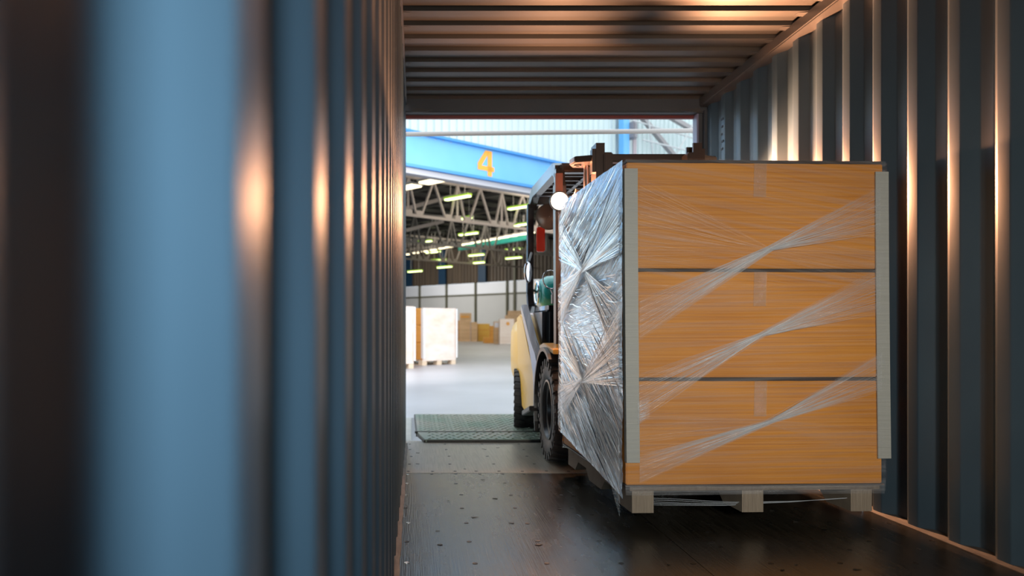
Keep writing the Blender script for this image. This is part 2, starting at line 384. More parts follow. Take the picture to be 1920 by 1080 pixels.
# far wall u = UF
UF = 25.2; VEND = 38
wallgrey = mat('pale_panel', (.50,.50,.50), .5, var=(.56,.56,.56), scale=(.5,.5,.5), amt=.3)
wallwhite = mat('white_panel', (.80,.82,.88), .5)
brownclad = mat('brown_cladding', (.055,.04,.028), .6, var=(.10,.07,.045), scale=(3,3,.3), amt=.2)
mull = mat('olive_mullion', (.09,.085,.05), .5)
def onfar(x):
    k = (x-CX)/F; o = P0+U*UF; return (k*o.y-o.x)/(V.x-k*V.y)
fr = empty('wall_far', P0+U*UF, 0); S(fr)
vm = sorted([onfar(x) for x in (788, 840, 895, 952)]); step = (vm[-1]-vm[0])/3; v0 = vm[0]
vs_ = [v0+step*k for k in range(-8, 6)]
for a, b in zip(vs_, vs_[1:]):
    mb = MB(); mb.box(UF, UF+.1, a+.02, b-.02, 0, 2.98, WM); mb.obj('wall_panel', wallgrey, fr)
    mb = MB(); mb.box(UF, UF+.1, a+.02, b-.02, 3.08, 3.82, WM); mb.obj('upper_panel', wallwhite, fr)
    mb = MB(); mb.box(UF-.12, UF+.05, b-.06, b+.06, 0, 3.85, WM); mb.obj('mullion', mull, fr)
    mb = MB(); mb.box(UF-.05, UF+.05, a, b, 2.98, 3.08, WM); mb.obj('rail', mull, fr)
mb = MB(); mb.box(UF-.1, UF+.0, onfar(966)-.08, onfar(966)+.08, 0, 6, WM); mb.obj('pipe', mull, fr)
mb = MB()
v = -4.0
while v < VEND:
    mb.prism([(UF+.1, v), (UF+.0, v+.06), (UF+.0, v+.24), (UF+.1, v+.3), (UF+.12, v+.3), (UF+.12, v)], 'z', 3.84, 6.5, WM); v += .3
mb.obj('upper_cladding', brownclad, fr)
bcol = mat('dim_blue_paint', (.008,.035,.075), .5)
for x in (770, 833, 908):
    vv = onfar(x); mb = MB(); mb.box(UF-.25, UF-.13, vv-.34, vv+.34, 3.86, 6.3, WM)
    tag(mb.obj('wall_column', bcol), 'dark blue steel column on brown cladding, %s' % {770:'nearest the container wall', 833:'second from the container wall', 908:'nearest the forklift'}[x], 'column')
mb = MB(); mb.box(-14, UF+.2, VEND, VEND+.2, 0, 6.6, WM); S(mb.obj('wall_end', brownclad))
# roof
roofm = mat('dark_roof_sheet', (.022,.018,.015), .6)
mb = MB(); mb.box(-14, UF+.3, .31, VEND, 6.3, 6.4, WM)
v = .6
while v < VEND: mb.box(-14, UF, v, v+.06, 6.18, 6.30, WM); v += 1.5
S(mb.obj('roof', roofm))
mb = MB()
for k in range(9): mb.bar(WM @ Vector((k*3-2, .4, 6.1)), WM @ Vector((k*3-2, VEND, 6.1)), .1, .16)
S(mb.obj('purlins', mat('dim_steel', (.06,.05,.04), .5)))
# trusses
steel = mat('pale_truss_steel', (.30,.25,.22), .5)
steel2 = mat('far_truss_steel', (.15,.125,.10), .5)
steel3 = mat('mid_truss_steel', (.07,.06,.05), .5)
def truss(v, zb, zt, m, label, y0=-6, phase=0.0):
    root = empty('roof_truss', P0+V*v+Vector((0,0,zb)), 0, label=label, cat='truss', group='roof trusses of the warehouse')
    W = lambda u_, z_, dv=0: WM @ Vector((u_, v+dv, z_))
    mb = MB(); mb.bar(W(y0, zb), W(UF, zb), .09, .09); mb.obj('bottom_chord', m, root)
    mb = MB(); mb.bar(W(y0, zt), W(UF, zt), .09, .09); mb.obj('top_chord', m, root)
    u_ = y0+phase
    while u_ < UF-2.4:
        for (da, db) in ((0, .55), (1.1, .75), (1.1, 1.1), (1.1, 1.45), (2.2, 1.65)):
            mb = MB(); mb.bar(W(u_+da, zt), W(u_+db, zb), .07, .06); mb.obj('web_member', m, root)
        mb = MB()
        for db in (.65, 1.1, 1.55): mb.box(u_+db-.14, u_+db+.14, v-.05, v+.05, zb+.02, zb+.17, WM)
        mb.obj('gusset_plate', m, root); u_ += 2.2
    return root
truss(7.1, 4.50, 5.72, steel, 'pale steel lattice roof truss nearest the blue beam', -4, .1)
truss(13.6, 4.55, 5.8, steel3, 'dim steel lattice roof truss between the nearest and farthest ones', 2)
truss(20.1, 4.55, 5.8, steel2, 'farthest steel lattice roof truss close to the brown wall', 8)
for k, (a, b) in enumerate((((758, 392, 9.5), (905, 352, 9.5)), ((760, 432, 12), (830, 415, 12)))):
    pa = px_v(*a); pb = px_v(*b); mb = MB(); mb.bar(pa, pb, .14, .14)
    tag(mb.obj('tie_beam', steel), ['beige tie beam rising behind the nearest truss', 'lower beige tie beam beside the container wall'][k], 'beam')
# ceiling lights: pixel centre, length in m, label
tube_g = mat('tube_light_green', (.9,1,.6), .4, emit=(.86, 1.0, .42), estr=3.2)
tube_w = mat('tube_light_warm', (1,.9,.7), .4, emit=(1, .86, .55), estr=2.6)
hous = mat('green_glow_housing', (.30,.45,.05), .5, emit=(.30,.60,.03), estr=.5)  # housing glows too: green rim light around the tubes put in as emission
steelh = mat('lamp_housing', (.5,.45,.4), .5)
LI = [(765,351,'w','bright white floodlight nearest the container wall, half cut off'), (812,340,'w','biggest white floodlight under the roof'),
 (858,371,'g','long tube light under the fan of truss bars'), (874,409.5,'g','short tube light touching the bottom chord of the nearest truss'),
 (976,389,'g','long tube light beside the forklift guard, highest on the right'), (964,424,'g','short tube light just below the nearest truss, left one of two'),
 (981,421,'g','short tube light just below the nearest truss, right one of two'), (878,439,'g','tube light in the dark between the trusses, above the teal rail'),
 (794,453.5,'g','tube light on the left in the dark between the trusses'), (883,461,'g','tube light at the left end of the teal rail'),
 (812,473,'g','tube light just under the left half of the warm lamp row'), (966,449,'g','tube light at the right end of the teal rail'),
 (963,468,'g','upper of two stacked tube lights right of the far truss'), (963,484,'g','lower of two stacked tube lights right of the far truss'),
 (893,478.5,'g','tube light in the middle of the far truss'), (894,493,'g','tube light on the bottom chord of the far truss'),
 (822,488,'g','tube light at the left end of the far truss'), (833.5,501,'g','lower tube light above the brown wall'), (778,509,'g','lowest tube light, beside the container wall')]
def light(c, L, w, m, label, group, mh):
    root = empty('ceiling_light', c, 0, label=label, cat='light', group=group)
    d = V*L/2
    mb = MB(); mb.bar(c-d+Vector((0,0,.05)), c+d+Vector((0,0,.05)), w*1.3, .06); mb.obj('housing', mh, root)
    mb = MB(); mb.bar(c-d*.97, c+d*.97, w, .06); mb.obj('tube', m, root)
    mb = MB()
    for s_ in (-.6, .6): mb.bar(c+d*s_+Vector((0,0,.07)), Vector(((c+d*s_).x, (c+d*s_).y, 6.2)), .012, .012)
    mb.obj('hanger', steelh, root)
for x, y, k, lb in LI:
    Y = min(6342/(612-y), 45.5); c = P(x, y, Y)
    L = {'short': .55}.get(lb.split()[0], 1.15)
    if k == 'w': light(c, .85, .4, tube_w, lb, 'lights under the warehouse roof', steelh)
    else: light(c, L, .16, tube_g, lb, 'lights under the warehouse roof', hous)
for k in range(15):
    f = k/14; x = 764+f*226; y = 477-f*40; c = P(x, y, 45.2-f*9.5)
    light(c, .45 if k < 5 else .75, .12, tube_w, 'small warm lamp in the long row above the teal rail', 'small warm lamps in a row', steelh)
teal = mat('teal_paint', (.03,.42,.36), .5)
mb = MB(); mb.bar(P(862, 466, 41.5), P(994, 444, 36), .2, .22); tag(mb.obj('crane_rail', teal), 'teal crane rail hung below the row of warm lamps', 'rail')
for (v, p) in ((5, 330), (12, 330), (20, 240)):
    a = WM @ Vector((9+v*.45, v, 6.0)); area('warehouse_lamps', a, a-Vector((0,0,1)), 6, 4, p, (1, .93, .8))
a = WM @ Vector((19, 26, 5.2)); area('warehouse_wall_lamps', a, WM @ Vector((25, 27, 1.5)), 5, 3, 420, (1, .96, .88))
a = WM @ Vector((-.6, -2.2, 4.6)); area('gate_load_fill', a, WM @ Vector((-.8, 1.5, .6)), 1.5, 1, 35, (1, .88, .80))  # added fill brightening the loads inside the gate
a = WM @ Vector((-5.0, -2.6, 4.6)); area('facade_fill', a, WM @ Vector((-4.4, 0, 2.4)), 3, .6, 190, (1, .96, .92), 110)  # added fill on the unseen wall that the side film reflects
a = WM @ Vector((5, 4, 5.4)); area('gate_lamps', a, WM @ Vector((8, 7.1, 5.1)), 3, 2, 130, (1, .9, .75))

# ------------------------------------------------------------------ cardboard, wood, film materials
def card(name, c0, c1, fine=170, rough=.55):
    m = bpy.data.materials.new(name); m.use_nodes = True; nt = m.node_tree; b = nt.nodes['Principled BSDF']; L = nt.links
    tc = nt.nodes.new('ShaderNodeTexCoord')
    def nz(sc, det):
        mp = nt.nodes.new('ShaderNodeMapping'); mp.inputs['Scale'].default_value = sc
        n = nt.nodes.new('ShaderNodeTexNoise'); n.inputs['Scale'].default_value = 1; n.inputs['Detail'].default_value = det
        L.new(tc.outputs['Object'], mp.inputs[0]); L.new(mp.outputs[0], n.inputs['Vector']); return n
    g = nz((1.2, 1.2, fine), 3); s = nz((1.8, 1.8, 4), 3)
    mx = nt.nodes.new('ShaderNodeMath'); mx.operation = 'MULTIPLY_ADD'; mx.inputs[1].default_value = .6
    L.new(g.outputs[0], mx.inputs[0]); m2 = nt.nodes.new('ShaderNodeMath'); m2.operation = 'MULTIPLY'; m2.inputs[1].default_value = .4
    L.new(s.outputs[0], m2.inputs[0]); L.new(m2.outputs[0], mx.inputs[2])
    r = nt.nodes.new('ShaderNodeValToRGB'); r.color_ramp.elements[0].position = .36; r.color_ramp.elements[1].position = .62
    r.color_ramp.elements[0].color = (*c0, 1); r.color_ramp.elements[1].color = (*c1, 1); L.new(mx.outputs[0], r.inputs[0])
    L.new(r.outputs[0], b.inputs['Base Color']); b.inputs['Roughness'].default_value = rough
    bp = nt.nodes.new('ShaderNodeBump'); bp.inputs['Strength'].default_value = .15; bp.inputs['Distance'].default_value = .003
    L.new(g.outputs[0], bp.inputs['Height']); L.new(bp.outputs[0], b.inputs['Normal'])
    return m
cardm = card('amber_cardboard', (.50,.185,.022), (.68,.285,.042))
pale_card = card('pale_wrapped_cardboard', (.78,.62,.52), (.88,.76,.68), 8, .3)
tan_card = card('tan_cardboard', (.55,.34,.18), (.72,.47,.27), 6)
org_card = card('orange_cardboard', (.75,.32,.05), (.85,.39,.07), 8)
yel_card = card('yellow_cardboard', (.75,.40,.05), (.85,.50,.09), 6)
dark_edge = mat('dark_seam_card', (.05,.035,.03), .6)
wood = mat('pallet_wood', (.13,.10,.075), .6, var=(.20,.16,.12), scale=(60,2.5,30), amt=.25, bump=.3)
wood_e = mat('pallet_end_grain', (.20,.16,.12), .65, var=(.29,.24,.18), scale=(140,8,8), amt=.25, bump=.4)
woodpale = mat('pale_pallet_wood', (.70,.52,.36), .6, var=(.8,.62,.45), scale=(4,4,4), amt=.3)
foam = mat('grey_foam_board', (.36,.37,.34), .5, var=(.43,.44,.41), scale=(2,2,160), amt=.25, bump=.15)
labelm = mat('label_paper', (.75,.75,.85), .5)
def film(name, scale, lo, hi, p0, p1, rough, diff, bump, tint=(.9,.94,1), uvmode=True, dist=.006, amp=1.0):
    m = bpy.data.materials.new(name); m.use_nodes = True; nt = m.node_tree; L = nt.links
    for n in list(nt.nodes): nt.nodes.remove(n)
    out = nt.nodes.new('ShaderNodeOutputMaterial'); tc = nt.nodes.new('ShaderNodeTexCoord')
    mp = nt.nodes.new('ShaderNodeMapping'); mp.inputs['Scale'].default_value = scale
    n = nt.nodes.new('ShaderNodeTexNoise'); n.inputs['Scale'].default_value = 1; n.inputs['Detail'].default_value = 5; n.inputs['Roughness'].default_value = .6; n.inputs['Distortion'].default_value = .15
    L.new(tc.outputs['UV'], mp.inputs[0]); L.new(mp.outputs[0], n.inputs['Vector'])
    mr = nt.nodes.new('ShaderNodeMapRange'); mr.inputs[1].default_value = p0; mr.inputs[2].default_value = p1; mr.inputs[3].default_value = lo; mr.inputs[4].default_value = hi
    L.new(n.outputs[0], mr.inputs[0])
    at = nt.nodes.new('ShaderNodeAttribute'); at.attribute_name = 'dens'
    mu = nt.nodes.new('ShaderNodeMath'); mu.operation = 'MULTIPLY'; mu.use_clamp = True; L.new(mr.outputs[0], mu.inputs[0]); L.new(at.outputs['Fac'], mu.inputs[1])
    bp = nt.nodes.new('ShaderNodeBump'); bp.inputs['Strength'].default_value = bump; bp.inputs['Distance'].default_value = dist; L.new(n.outputs[0], bp.inputs['Height'])
    gl = nt.nodes.new('ShaderNodeBsdfGlossy'); gl.inputs['Roughness'].default_value = rough; gl.inputs['Color'].default_value = (*tint, 1); L.new(bp.outputs[0], gl.inputs['Normal'])
    df = nt.nodes.new('ShaderNodeBsdfDiffuse'); df.inputs['Color'].default_value = (*tint, 1); L.new(bp.outputs[0], df.inputs['Normal'])
    m1 = nt.nodes.new('ShaderNodeMixShader'); m1.inputs[0].default_value = diff; L.new(gl.outputs[0], m1.inputs[1]); L.new(df.outputs[0], m1.inputs[2])
    tr = nt.nodes.new('ShaderNodeBsdfTransparent'); m2 = nt.nodes.new('ShaderNodeMixShader')
    L.new(mu.outputs[0], m2.inputs[0]); L.new(tr.outputs[0], m2.inputs[1]); L.new(m1.outputs[0], m2.inputs[2]); L.new(m2.outputs[0], out.inputs[0])
    return m
film_side = film('wrap_film_crinkled', (2.4, 52, 1), .60, 1.0, .30, .55, .05, .06, 1.0, (.90,.95,1), dist=.016)
film_side_fan = film('wrap_film_side_strands', (1.0, 40, 1), .0, 1.0, .44, .58, .16, .35, .35, (1,1,1), dist=.004)
film_front = film('wrap_film_clear', (1.4, 60, 1), .015, .17, .42, .70, .22, .6, .35)
film_fan = film('wrap_film_strands', (1.0, 60, 1), .0, .8, .46, .74, .2, .72, .4)

# ------------------------------------------------------------------ the load in front
LR = math.radians(2.0)
LM = Matrix.Translation((.942, 3.55, 0)) @ Matrix.Rotation(LR, 4, 'Z')     # local x right, y depth
LW, LD = 1.188, 1.27
ZP0, ZP1, ZTOP = .075, .196, 1.672
pal = empty('pallet', LM @ Vector((LW/2, LD/2, ZP0)), LR, label='rough wooden pallet raised just off the container floor under the big wrapped load', cat='pallet')
prof = [(0,ZP0),(.20,ZP0),(.27,ZP0+.055),(.45,ZP0+.055),(.52,ZP0),(.76,ZP0),(.83,ZP0+.055),(1.01,ZP0+.055),(1.08,ZP0),(1.26,ZP0),(1.26,.174),(0,.174)]
for x0 in (.03, .532, 1.034):
    mb = MB(); mb.prism(prof, 'x', x0, x0+.098, LM); mb.obj('stringer', wood_e if True else wood, pal)
for k in range(8):
    y0 = .0+k*.1605; mb = MB(); mb.box(.02, LW-.02, y0, y0+.135, .1745, .192, LM); mb.obj('deck_board', wood, pal)
mb = MB(); mb.box(.0, LW+.002, .0, LD, .1925, .1985, LM); tag(mb.obj('slip_sheet', mat('dark_slip_sheet', (.09,.08,.075), .4)), 'thin dark slip sheet between the pallet and the lowest carton', 'sheet')
# cartons
zc = [.199, .683, 1.176, 1.668]
names = ['lowest of the three long amber cartons in the front load', 'middle of the three long amber cartons in the front load', 'topmost of the three long amber cartons in the front load']
for i in range(3):
    z0, z1 = zc[i]+.0015, zc[i+1]-.0015
    root = empty('carton', LM @ Vector((LW/2, LD/2, z0)), LR, label=names[i], cat='carton', group='cartons of the wrapped front load')
    i0 = .008 if i < 2 else 0
    bul = random.uniform(-.003, .003)
    mb = MB(); mb.box(.006+bul, LW-.004+bul, .006, LD-.006, z0, z1-.012, LM).bevel(.004, 2); mb.obj('carton_body', cardm, root, True)
    mb = MB()                                     # dark rim of the flap edge, slightly wavy
    n = 24
    for k in range(n):
        xa, xb = LW*k/n, LW*(k+1)/n
        za = z1-.013-.002*noise.noise(Vector((k*.7, i, 0))); zb = z1-.013-.002*noise.noise(Vector(((k+1)*.7, i, 0)))
        mb.hexa([LM @ Vector(p) for p in ((xa+(.006 if k == 0 else 0),.003,za),(xb-(.006 if k == n-1 else 0),.003,zb),(xb-(.006 if k == n-1 else 0),LD-.004,zb),(xa+(.006 if k == 0 else 0),LD-.004,za),
                 (xa+(.006 if k == 0 else 0),.003,z1),(xb-(.006 if k == n-1 else 0),.003,z1),(xb-(.006 if k == n-1 else 0),LD-.004,z1),(xa+(.006 if k == 0 else 0),LD-.004,z1))])
    mb.obj('flap_edge', dark_edge, root)
    tapem = bpy.data.materials.get('clear_tape')
    if not tapem:
        tapem = film('clear_tape', (30, 30, 1), .12, .5, .35, .75, .08, .5, .8, (1,.93,.82))
    # tape strip folded over the front, crinkled
    bm = bmesh.new(); uvl = bm.loops.layers.uv.new('UVMap'); dl_ = bm.verts.layers.float.new('dens')
    tx = .575+random.uniform(-.01, .015); Lt = .15+.02*random.random(); nx, nz_ = 10, 18; G = []
    for a in range(nx+1):
        G.append([])
        for b in range(nz_+1):
            fx = a/nx; fz = b/nz_
            vv = bm.verts.new(LM @ Vector((tx+.058*fx-.004*fz, -.0005-.0025*abs(noise.noise(Vector((a*.8, b*.6, i*3.1)))), z1-.014-Lt*fz))); vv[dl_] = 1.0; G[-1].append(vv)
    for a in range(nx):
        for b in range(nz_):
            f = bm.faces.new((G[a][b], G[a+1][b], G[a+1][b+1], G[a][b+1])); f.smooth = True
            for l, (p, q_) in zip(f.loops, ((a,b),(a+1,b),(a+1,b+1),(a,b+1))): l[uvl].uv = (p/nx, q_/nz_)
    mm = MB(); mm.bm.free(); mm.bm = bm; mm.obj('tape', tapem, root, True)
# edge protectors (L shaped boards), four corners
def protector(cx, cy, sx, sy, z0, z1, label, lean=(0, 0), wf=.062, wd=.05):
    t = .006; mb = MB()
    n = 8
    for k in range(n):
        za = z0+(z1-z0)*k/n; zb = z0+(z1-z0)*(k+1)/n
        la = lean[0]*(1-k/n)**1.6; lb = lean[0]*(1-(k+1)/n)**1.6
        def pt(x, y, z, l): return LM @ Vector((x+l, y, z))
        x0, x1 = (cx, cx+sx*wf); y0, y1 = (cy, cy-sy*t)
        X0, X1 = sorted((x0, x1)); Y0, Y1 = sorted((y0, y1))
        mb.hexa([pt(X0,Y0,za,la), pt(X1,Y0,za,la), pt(X1,Y1,za,la), pt(X0,Y1,za,la), pt(X0,Y0,zb,lb), pt(X1,Y0,zb,lb), pt(X1,Y1,zb,lb), pt(X0,Y1,zb,lb)])
        X0, X1 = sorted((cx, cx-sx*t)); Y0, Y1 = sorted((cy-sy*t, cy+sy*wd))
        mb.hexa([pt(X0,Y0,za,la), pt(X1,Y0,za,la), pt(X1,Y1,za,la), pt(X0,Y1,za,la), pt(X0,Y0,zb,lb), pt(X1,Y0,zb,lb), pt(X1,Y1,zb,lb), pt(X0,Y1,zb,lb)])
    tag(mb.obj('edge_protector', foam), label, 'edge protector', 'edge protectors of the front load')
protector(.0, .0, 1, 1, .302, 1.625, 'grey foam edge protector on the near left corner of the front load', (.010, 0), .054, .03)
protector(LW+.012, .0, -1, 1, .315, 1.618, 'grey foam edge protector on the near right corner beside the container wall', (.012, 0), .054, .03)
protector(.0, LD, 1, -1, .31, 1.62, 'grey foam edge protector on the far left corner next to the forklift', (0, 0), .054, .03)
protector(LW+.010, LD, -1, -1, .31, 1.62, 'grey foam edge protector on the far right corner, hidden behind the load', (0, 0), .054, .03)

# stretch wrap
wrap = empty('stretch_wrap', LM @ Vector((LW/2, LD/2, ZP0)), LR, label='shiny clear stretch film wound around the three amber cartons and pallet', cat='stretch wrap')
def sheet(name, fn, nu, nv, m, dens=lambda s, t: 1.0, uv=lambda s, t: (s, t)):
    bm = bmesh.new(); uvl = bm.loops.layers.uv.new('UVMap'); dl_ = bm.verts.layers.float.new('dens'); G = []
    for a in range(nu+1):
        G.append([])
        for b in range(nv+1):
            v = bm.verts.new(LM @ fn(a/nu, b/nv)); v[dl_] = dens(a/nu, b/nv); G[-1].append(v)
    for a in range(nu):
        for b in range(nv):
            f = bm.faces.new((G[a][b], G[a+1][b], G[a+1][b+1], G[a][b+1])); f.smooth = True
            for l, (p, q_) in zip(f.loops, ((a,b),(a+1,b),(a+1,b+1),(a,b+1))): l[uvl].uv = uv(p/nu, q_/nv)
    mm = MB(); mm.bm.free(); mm.bm = bm
    me = bpy.data.meshes.new(name); M = wrap.matrix_basis.inverted(); bm.transform(M); bm.to_mesh(me); bm.free(); me.materials.append(m)
    o = bpy.data.objects.new(name, me); COL.objects.link(o); o.parent = wrap; return o
def N3(a, b, c=0): return noise.noise(Vector((a, b, c)))
# left face: s = depth 0 (front) .. 1 (back), t = height
def wr_side(s, t):
    zb = .14+(.27-.14)*min(1, s/1.0)**.9          # lower hem climbs towards the back
    z = zb+(1.664-zb)*t
    # crinkles: rising to the front above, falling to the front below
    ang = .55 if z > 1.2 else (-.75 if z < .62 else 0.05)
    ww = (z-ang*(-s*LD))
    c = (z+ang*s*LD); d = (s*LD-ang*z)
    am = .0024+.003*max(0, 1-abs(t-.1)*4)
    off = am*N3(d*3, c*38, 1)+.5*am*N3(d*8, c*90, 4)+.006*N3(s*4, t*5, 7)
    return Vector((-.015-off, s*LD-.002, z))
def uv_side(s, t):
    z = .2+1.46*t; ang = .55 if z > 1.2 else (-.75 if z < .62 else 0.05)
    # blend the directions
    a = max(-.75, min(.6, (z-.75)*1.35)); return (s*LD-a*z*.5, z+a*s*LD*.8)
sheet('side_film', wr_side, 90, 190, film_side, dens=lambda s, t: .95, uv=uv_side)
def fan(name, A0, A1, Pc, B0, B1, off, m, side, pw=.012, dmid=1.6, dend=.7, seed=0, nu=46, nv=36, curve=0.0):
    """ruled bow tie: end A0-A1, pinched at Pc, end B0-B1; coordinates (along, z)"""
    def fn(s, t):
        a = Vector(A0).lerp(Vector(A1), t); b = Vector(B0).lerp(Vector(B1), t)
        dn = (Vector(A1)-Vector(A0)).normalized()
        p = Vector(Pc)+dn*(t-.5)*pw
        if s < .5:
            k = s*2; q_ = a.lerp(p, k)
        else:
            k = (s-.5)*2; q_ = p.lerp(b, k)
        w_ = abs(s-.5)*2
        o = off+.0035*abs(N3(t*22+seed, s*3, seed))+.004*(1-w_)
        if side == 'L': return Vector((-.021-o, q_.x, q_.y))
        return Vector((q_.x, -.012-o, q_.y))
    def de(s, t):
        w_ = abs(s-.5)*2; e = min(1, min(t, 1-t)*7+.25)
        return (dend+(dmid-dend)*(1-w_)**2)*e
    return sheet(name, fn, nu, nv, m, dens=de, uv=lambda s, t: (s*1.2+seed, t))
# on the left face (along = depth)
for pz, seed in ((1.215, 1), (.625, 9)):
    fan('twisted_band', (0, pz-.58), (0, pz-.18), (.66, pz), (LD, pz+.10), (LD, pz+.36), .004, film_side_fan, 'L', .03, 1.6, .62, seed)
    fan('twisted_band', (0, pz+.02), (0, pz+.42), (.66, pz), (LD, pz-.32), (LD, pz-.06), .010, film_side_fan, 'L', .03, 1.6, .62, seed+4)
# front face: base sheet then three twisted bands
def wr_front(s, t):
    z = .17+(1.664-.17)*t
    return Vector((-.004+(LW+.006)*s, -.0095-.0018*abs(N3(s*4, t*60, 3)), z))
sheet('front_film', wr_front, 40, 120, film_front, dens=lambda s, t: 1.0, uv=lambda s, t: (s+.1*t, t*1.3+(.16 if t > .62 else -.04)*s))
def fp(x, y):      # pixel on the front face -> (along, z)
    d = 3.55+.02; p = P(x, y, d); return ((p.x-.942), p.z)
bands = [((1195,640),(1195,560),(1440,467),(1652,440),(1652,345),2),
         ((1195,790),(1195,700),(1425,628),(1652,590),(1652,500),5),
         ((1195,905),(1195,850),(1440,790),(1655,735),(1655,655),8)]
for a0, a1, pc, b0, b1, sd in bands:
    fan('twisted_band', fp(*a0), fp(*a1), fp(*pc), fp(*b0), fp(*b1), .003, film_fan, 'F', .009, 3.2, .8, sd)
# counter-running fainter bands
for a0, a1, pc, b0, b1, sd in (((1195,500),(1195,330),(1440,470),(1652,560),(1652,470),12), ((1195,850),(1195,770),(1440,792),(1655,860),(1655,800),15)):
    fan('faint_band', fp(*a0), fp(*a1), fp(*pc), fp(*b0), fp(*b1), .001, film_fan, 'F', .03, .5, .25, sd)
# narrow film ridge ribbons, glints and shade put into their colour
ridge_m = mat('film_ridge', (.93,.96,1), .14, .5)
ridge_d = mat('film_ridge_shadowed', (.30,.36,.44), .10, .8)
strand_m = mat('film_strand', (.72,.76,.80), .25, .0)
_b = strand_m.node_tree.nodes['Principled BSDF']; _b.inputs['Alpha'].default_value = .42
def ribbon(mb, pts, wd, tilt, side):
    L_, R_ = [], []
    n = len(pts)-1
    for i, (a, z) in enumerate(pts):
        w_ = wd*math.sin(math.pi*(i+.25)/(n+.5)); d = w_*tilt
        if side == 'L': L_.append(mb.bm.verts.new(LM @ Vector((-.028-d*.5, a, z-w_/2)))); R_.append(mb.bm.verts.new(LM @ Vector((-.028+d*.5, a, z+w_/2))))
        else: L_.append(mb.bm.verts.new(LM @ Vector((a, -.0185-d*.5, z-w_/2)))); R_.append(mb.bm.verts.new(LM @ Vector((a, -.0185+d*.5, z+w_/2))))
    for i in range(n): mb.bm.faces.new((L_[i], L_[i+1], R_[i+1], R_[i]))
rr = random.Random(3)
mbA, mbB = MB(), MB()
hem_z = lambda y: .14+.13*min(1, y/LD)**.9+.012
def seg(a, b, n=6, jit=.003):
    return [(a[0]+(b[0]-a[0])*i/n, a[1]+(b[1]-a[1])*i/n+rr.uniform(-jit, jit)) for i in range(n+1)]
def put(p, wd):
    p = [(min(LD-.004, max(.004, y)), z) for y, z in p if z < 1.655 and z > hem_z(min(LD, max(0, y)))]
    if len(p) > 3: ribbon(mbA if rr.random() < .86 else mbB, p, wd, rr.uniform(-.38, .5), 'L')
for _ in range(420):                       # upper zone rises to the front
    y = rr.uniform(-.1, LD); z = rr.uniform(1.05, 1.66); L0 = rr.uniform(.08, .45)
    if z < 1.215+.35*abs(y-.66)/.6: continue
    put(seg((y, z+.0), (y+L0, z-L0*rr.uniform(.22, .5))), rr.uniform(.002, .007))
for _ in range(620):                       # lower zone falls to the front
    y = rr.uniform(-.1, LD); z = rr.uniform(.13, .75); L0 = rr.uniform(.10, .55)
    if z > .60+.2*rr.random(): continue
    put(seg((y, z), (y+L0, z+L0*rr.uniform(.35, .62))), rr.uniform(.002, .009))
for _ in range(260):                       # nearly level crinkles between the crossings
    y = rr.uniform(0, LD); z = rr.uniform(.7, 1.16); L0 = rr.uniform(.04, .22)
    put(seg((y, z), (y+L0, z+L0*rr.uniform(-.15, .25))), rr.uniform(.0015, .005))
for pz in (1.215, .625):                   # strands running through the two crossings
    for _ in range(210):
        q_ = rr.random(); side_ = rr.choice((0, 1)); t = rr.random()
        if side_ == 0: A, B = (0, pz-.58+.42*t), (LD, pz+.10+.30*t)
        else: A, B = (0, pz+.02+.42*t), (LD, pz-.34+.30*t)
        c_ = (.66+rr.uniform(-.02, .02), pz+rr.uniform(-.014, .014))
        if rr.random() < .5: put(seg(A, c_, 7, .0008), rr.uniform(.002, .006))
        else: put(seg(c_, B, 7, .0008), rr.uniform(.002, .006))
tag(mbA.obj('film_ridges', ridge_m, wrap), 'drawn-out ridges of the film, glints in their colour', kind='stuff'); tag(mbB.obj('film_ridges', ridge_d, wrap), 'drawn-out ridges of the film, shade in their colour', kind='stuff')
mbC = MB()
for a0, a1, pc, b0, b1, sd in bands:
    A0, A1, PC, B0, B1 = [Vector(fp(*q_)) for q_ in (a0, a1, pc, b0, b1)]
    for k in range(64):
        t = rr.random(); u0 = rr.uniform(0, .6) if rr.random() < .6 else 0; u1 = rr.uniform(.5, 1) if rr.random() < .6 else 1
        p = [A0.lerp(A1, t), PC+Vector((rr.uniform(-.02, .02), (t-.5)*.012)), B0.lerp(B1, t)]
        P_ = []
        for i in range(25):
            f = i/24
            q1 = p[0].lerp(p[1], min(1, f*2)) if f < .5 else p[1].lerp(p[2], f*2-1)
            if u0/2 <= f <= .5+u1/2: P_.append((q1.x, q1.y))
        if len(P_) > 4: ribbon(mbC, P_, rr.uniform(.0008, .0022), 0, 'F')
tag(mbC.obj('film_strands', strand_m, wrap), kind='stuff')
# right side, rear, top and the tail skirt under the cartons
sheet('right_film', lambda s, t: Vector((LW+.015+.002*N3(s*5, t*60, 5), s*LD, .21+1.45*t)), 10, 60, film_front)
sheet('rear_film', lambda s, t: Vector((s*LW, LD+.016+.003*N3(s*5, t*60, 9), .17+1.49*t)), 20, 60, film_side)
sheet('top_film', lambda s, t: Vector((-.012+(LW+.03)*s, -.008+(LD+.02)*t, 1.6715+.004*abs(N3(s*14, t*14, 2)))), 40, 40, film_front)
sheet('hem', lambda s, t: Vector((.0+LW*s, -.004-.004*abs(N3(s*20, t*2, 6)), .155+.045*t)), 60, 6, film_fan, dens=lambda s, t: .7)
# crumpled film knot at the left protector
sheet('film_knot', lambda s, t: Vector((.05+.055*s, -.016-.008*abs(N3(s*9, t*9, 8)), fp(0, 795)[1]+.10*t+.03*s)), 24, 30, film_fan, dens=lambda s, t: 1.8*(1-abs(s-.3)))
